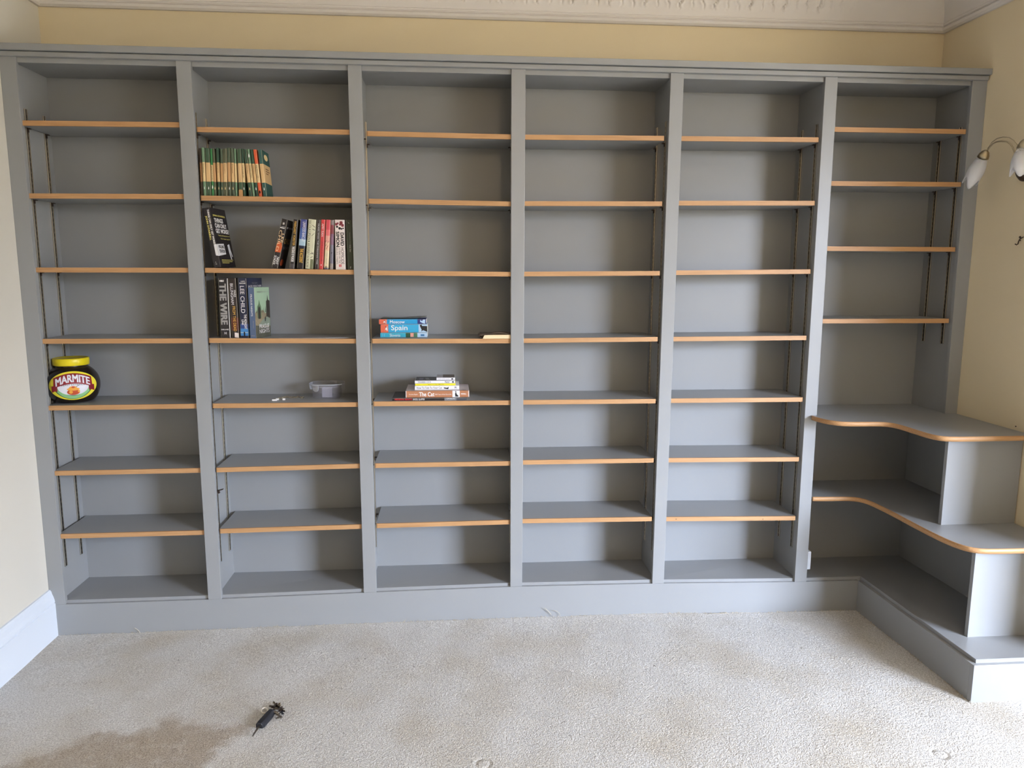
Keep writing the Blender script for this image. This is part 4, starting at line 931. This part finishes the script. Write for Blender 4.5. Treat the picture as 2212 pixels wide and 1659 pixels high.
for k, (u0, v0, u1, v1, mt) in enumerate([(600, 1534, 591, 1522, BRASS), (600, 1533, 605, 1526, BRASS), (600, 1538, 611, 1536, BRONZE), (602, 1540, 614, 1541, STEEL), (598, 1534, 582, 1531, BRONZE), (609, 1555, 596, 1560, STEEL), (603, 1546, 602, 1556, STEEL), (606, 1546, 612, 1553, FB), (592, 1540, 588, 1533, BRONZE), (601, 1537, 592, 1530, STEEL), (597, 1541, 607, 1531, BRASS), (604, 1543, 616, 1547, BRONZE), (590, 1543, 600, 1552, STEEL), (598, 1538, 598, 1526, BRONZE)]):
    a_, e_ = kz(u0, v0), kz(u1, v1); dd = (e_-a_); l = dd.length; dd.normalize(); n2 = Vector((-dd.y, dd.x, 0)); z = .006+.002*(k % 4)
    b = MB(); pl = [(0, .007), (.34, .009), (.40, .003), (.55, .0042), (.7, .003), (.85, .0042), (1, .002)]
    poly = [a_+dd*l*t_+n2*w_ for t_, w_ in pl]+[a_+dd*l*t_-n2*w_*.8 for t_, w_ in reversed(pl)]
    b.prism([(p.x, p.y) for p in reversed(poly)], z, z+.002, mt); b.build('key', KEY)

# ------------------------------------------------------------------ wall lamp on the right wall
_p = ax(2217, 367, XR); wy = _p.y; wz = _p.z
LAMP = thing('wall_lamp', (XR, wy, wz), 'brass double-arm wall lamp with frosted tulip shades on the right wall', 'lamp')
LO_ = Vector((XR, wy, wz))
b = MB(); b.lathe([(0, 0), (.043, 0), (.043, .006), (.034, .018), (.018, .030), (0, .032)], BRONZE, 28)
b.build('wall_plate', LAMP, xf=Matrix.Translation((-.0003, 0, 0)) @ Matrix.Rotation(-PI/2, 4, 'Y'))
SHD = bpy.data.materials.new('frosted_glass'); SHD.use_nodes = True; N = SHD.node_tree; p = N.nodes['Principled BSDF']
tcn = N.nodes.new('ShaderNodeTexCoord'); sx = N.nodes.new('ShaderNodeSeparateXYZ'); N.links.new(tcn.outputs['Generated'], sx.inputs[0])
mr = N.nodes.new('ShaderNodeMapRange'); mr.inputs['From Min'].default_value = .98; mr.inputs['From Max'].default_value = .25; mr.inputs['To Min'].default_value = .14; mr.inputs['To Max'].default_value = .93
N.links.new(sx.outputs['Z'], mr.inputs['Value']); N.links.new(mr.outputs[0], p.inputs['Alpha'])
p.inputs['Base Color'].default_value = (*srgb((226, 228, 232)), 1); p.inputs['Roughness'].default_value = .45; p.inputs['Subsurface Weight'].default_value = 0
def shade(base, tip, rmax, nm):
    """base = top of the brass cup, tip = end of glass (lamp-local vectors)"""
    ax_ = (tip-base); L_ = ax_.length; rot = Vector((0, 0, -1)).rotation_difference(ax_.normalized()).to_matrix().to_4x4()
    X = Matrix.Translation(base) @ rot
    c = MB(); c.lathe([(0, 0), (.006, -.001), (.013, -.008), (.019, -.020), (.0215, -.032), (.0205, -.032), (.012, -.012), (0, -.006)], BRASS, 28)
    c.build('lamp_cup', LAMP, xf=X)
    g_ = MB(); n = 36; rows = 12; V = []; F = []
    for j in range(rows+1):
        t = j/rows
        for k in range(n):
            a = 2*PI*k/n; pet = .5+.5*math.cos(3*a)
            z = -.027-(L_-.027)*t*(.72+.28*pet*(t**1.5)); r = .017+(rmax-.017)*math.sin(min(1, t*1.25)*PI/2)*(1-.30*max(0, t-.6)/.4*(1-.4*pet))
            V.append((r*math.cos(a), r*math.sin(a), z))
    for j in range(rows):
        for k in range(n): F.append((j*n+k, (j+1)*n+k, (j+1)*n+(k+1) % n, j*n+(k+1) % n))
    g_.raw(V, F, SHD, True); o = g_.build('glass_shade', LAMP, xf=X); md = o.modifiers.new('s', 'SOLIDIFY'); md.thickness = .002
    return X
XP = 3.745
S1a = ax(2131.5, 324, XP)-LO_; S1b = ax(2092, 402, XP)-LO_
shade(S1a, S1b, .031, 'a')
S2a = ax(2214, 300, 3.72)-LO_; S2b = ax(2200, 382, 3.72)-LO_
shade(S2a, S2b, .033, 'b')
def arm(pix, xs, end):
    b = MB(); P = [ax(u, v, x)-LO_ for (u, v), x in zip(pix, xs)]; P = [Vector(p) for p in P]
    q_ = [(p.x, p.y, p.z) for p in P]; Q = []
    for i in range(len(q_)-1):
        for t_ in (0, .5): Q.append(tuple(q_[i][k]*(1-t_)+q_[i+1][k]*t_ for k in range(3)))
    Q.append(q_[-1]); b.tube(Q, .0026 if end else .0016, BRASS, 8); b.build('arm', LAMP)
arm([(2132.5, 326), (2138, 318), (2145, 310.5), (2153, 306.5), (2163, 305), (2174, 306), (2182, 310.5), (2187, 317), (2190, 325), (2198, 345), (2214, 365)], [3.745, 3.745, 3.748, 3.752, 3.757, 3.765, 3.772, 3.78, 3.79, 3.82, 3.85], True)
arm([(2133.5, 321), (2143, 307), (2154, 299), (2167, 296), (2180, 297), (2190, 303), (2197, 312), (2206, 330)], [3.75, 3.755, 3.76, 3.765, 3.775, 3.785, 3.795, 3.82], False)
b = MB(); b.tube([S2a+Vector((0, .0, .0)), S2a+Vector((.02, -.005, .03)), S2a+Vector((.06, -.02, .02)), Vector((-.02, 0, .0))], .003, BRASS, 8); b.build('arm', LAMP)

# curly wall hook and a nail
hp = ax(2206, 520, XR)
HK = thing('wall_hook', (XR, hp.y, hp.z), 'small dark curly hook on the right wall below the lamp', 'hook')
b = MB(); b.tube([(-.003, 0, 0), (-.008, 0, .004), (-.010, .001, -.004), (-.012, 0, -.012), (-.016, .002, -.016), (-.020, .006, -.012)], .0022, BRONZE, 7); b.build('hook', HK)
b = MB(); b.tube([(-.002, .002, .012), (-.006, .0, .006), (-.006, -.008, .010), (-.003, -.014, .014)], .0020, BRONZE, 7); b.lathe([(0, -.004), (.004, -.002), (.004, .002), (0, .004)], BRONZE, 10, (-.004, .003, .014)); b.build('scroll', HK)
b = MB(); b.lathe([(0, 0), (.0022, 0), (.0022, .003), (0, .003)], BRONZE, 8); o = b.build('nail'); np_ = ax(2195, 921, XR); o.location = (XR, np_.y, np_.z); o.rotation_euler = (0, -PI/2, 0)
tag(o, 'tiny nail head low on the right wall just above the counter', 'nail')

# ------------------------------------------------------------------ carpet edge fluff and threads
b = MB(); TH = mat('carpet_thread', (186, 176, 158), .95, var=.15)
for i in range(520):
    if i < 380: x = R.uniform(.03, 3.46); y = -.001-R.random()*.004
    else: y = -R.uniform(0, .75); x = 3.466-R.random()*.004
    z = fz(x, y); h = R.uniform(.003, .009)*(1.8 if R.random() < .06 else 1); a = R.uniform(0, PI); dx, dy = math.cos(a)*h, -abs(math.sin(a))*h*.5; w_ = .0013
    b.raw([(x-w_, y, z-.002), (x+w_, y-.0005, z-.002), (x+dx+w_*.5, y+dy-.0005, z+h), (x+dx-w_*.5, y+dy, z+h)], [(0, 1, 2, 3)], TH)
b.build('carpet_fringe', FLOOR, kind='stuff')
def thread(pix, lab, r_=.0009, lift=.004, mt=TH, grp=None):
    p = az(pix[0][0], pix[0][1], 0); p = Vector((p.x, min(p.y, -.006), fz(p.x, p.y)))
    b = MB(); Q = []
    for i, (u, v) in enumerate(pix):
        q_ = ay(u, v, -.008); Q.append((q_.x-p.x, -.004-.002*i-p.y-.004, max(.001, q_.z-p.z)))
    b.tube(Q, r_, mt, 5); o = b.build('carpet_thread'); o.location = p; tag(o, lab, 'thread', grp)
thread([(1192, 1330), (1188, 1324), (1183, 1318), (1176, 1312)], 'loose pale thread standing against the plinth, left one of the pair', .0013)
thread([(1210, 1330), (1208, 1324), (1202, 1319), (1194, 1317)], 'curved pale thread beside the plinth, right one of the pair')
thread([(1529, 1325), (1545, 1325), (1560, 1326), (1567, 1323), (1573, 1326)], 'flat thread lying along the plinth foot under the fifth bay', .0012)
thread([(303, 1369), (300, 1362), (296, 1358), (292, 1355)], 'short frayed tuft at the plinth foot near the left corner', .0012)
b = MB(); LNT = mat('lint_dark', (96, 88, 80), .95, var=.3)
for k in range(46):
    u = R.uniform(60, 2150); v = R.uniform(1390, 1650)
    if v < 1340+ (0 if u < 1850 else (u-1850)*.8): continue
    p = az(u, v, 0)
    if p.x > 3.44 or p.x < .06 or p.y > -.02: continue
    a = R.uniform(0, PI); l = R.uniform(.002, .006); z = fz(p.x, p.y)+.002
    b.tube([(p.x-l*math.cos(a), p.y-l*math.sin(a), z), (p.x, p.y, z+.0015), (p.x+l*math.cos(a+.5), p.y+l*math.sin(a+.5), z)], .0006, LNT, 4)
b.build('lint', FLOOR, kind='stuff')
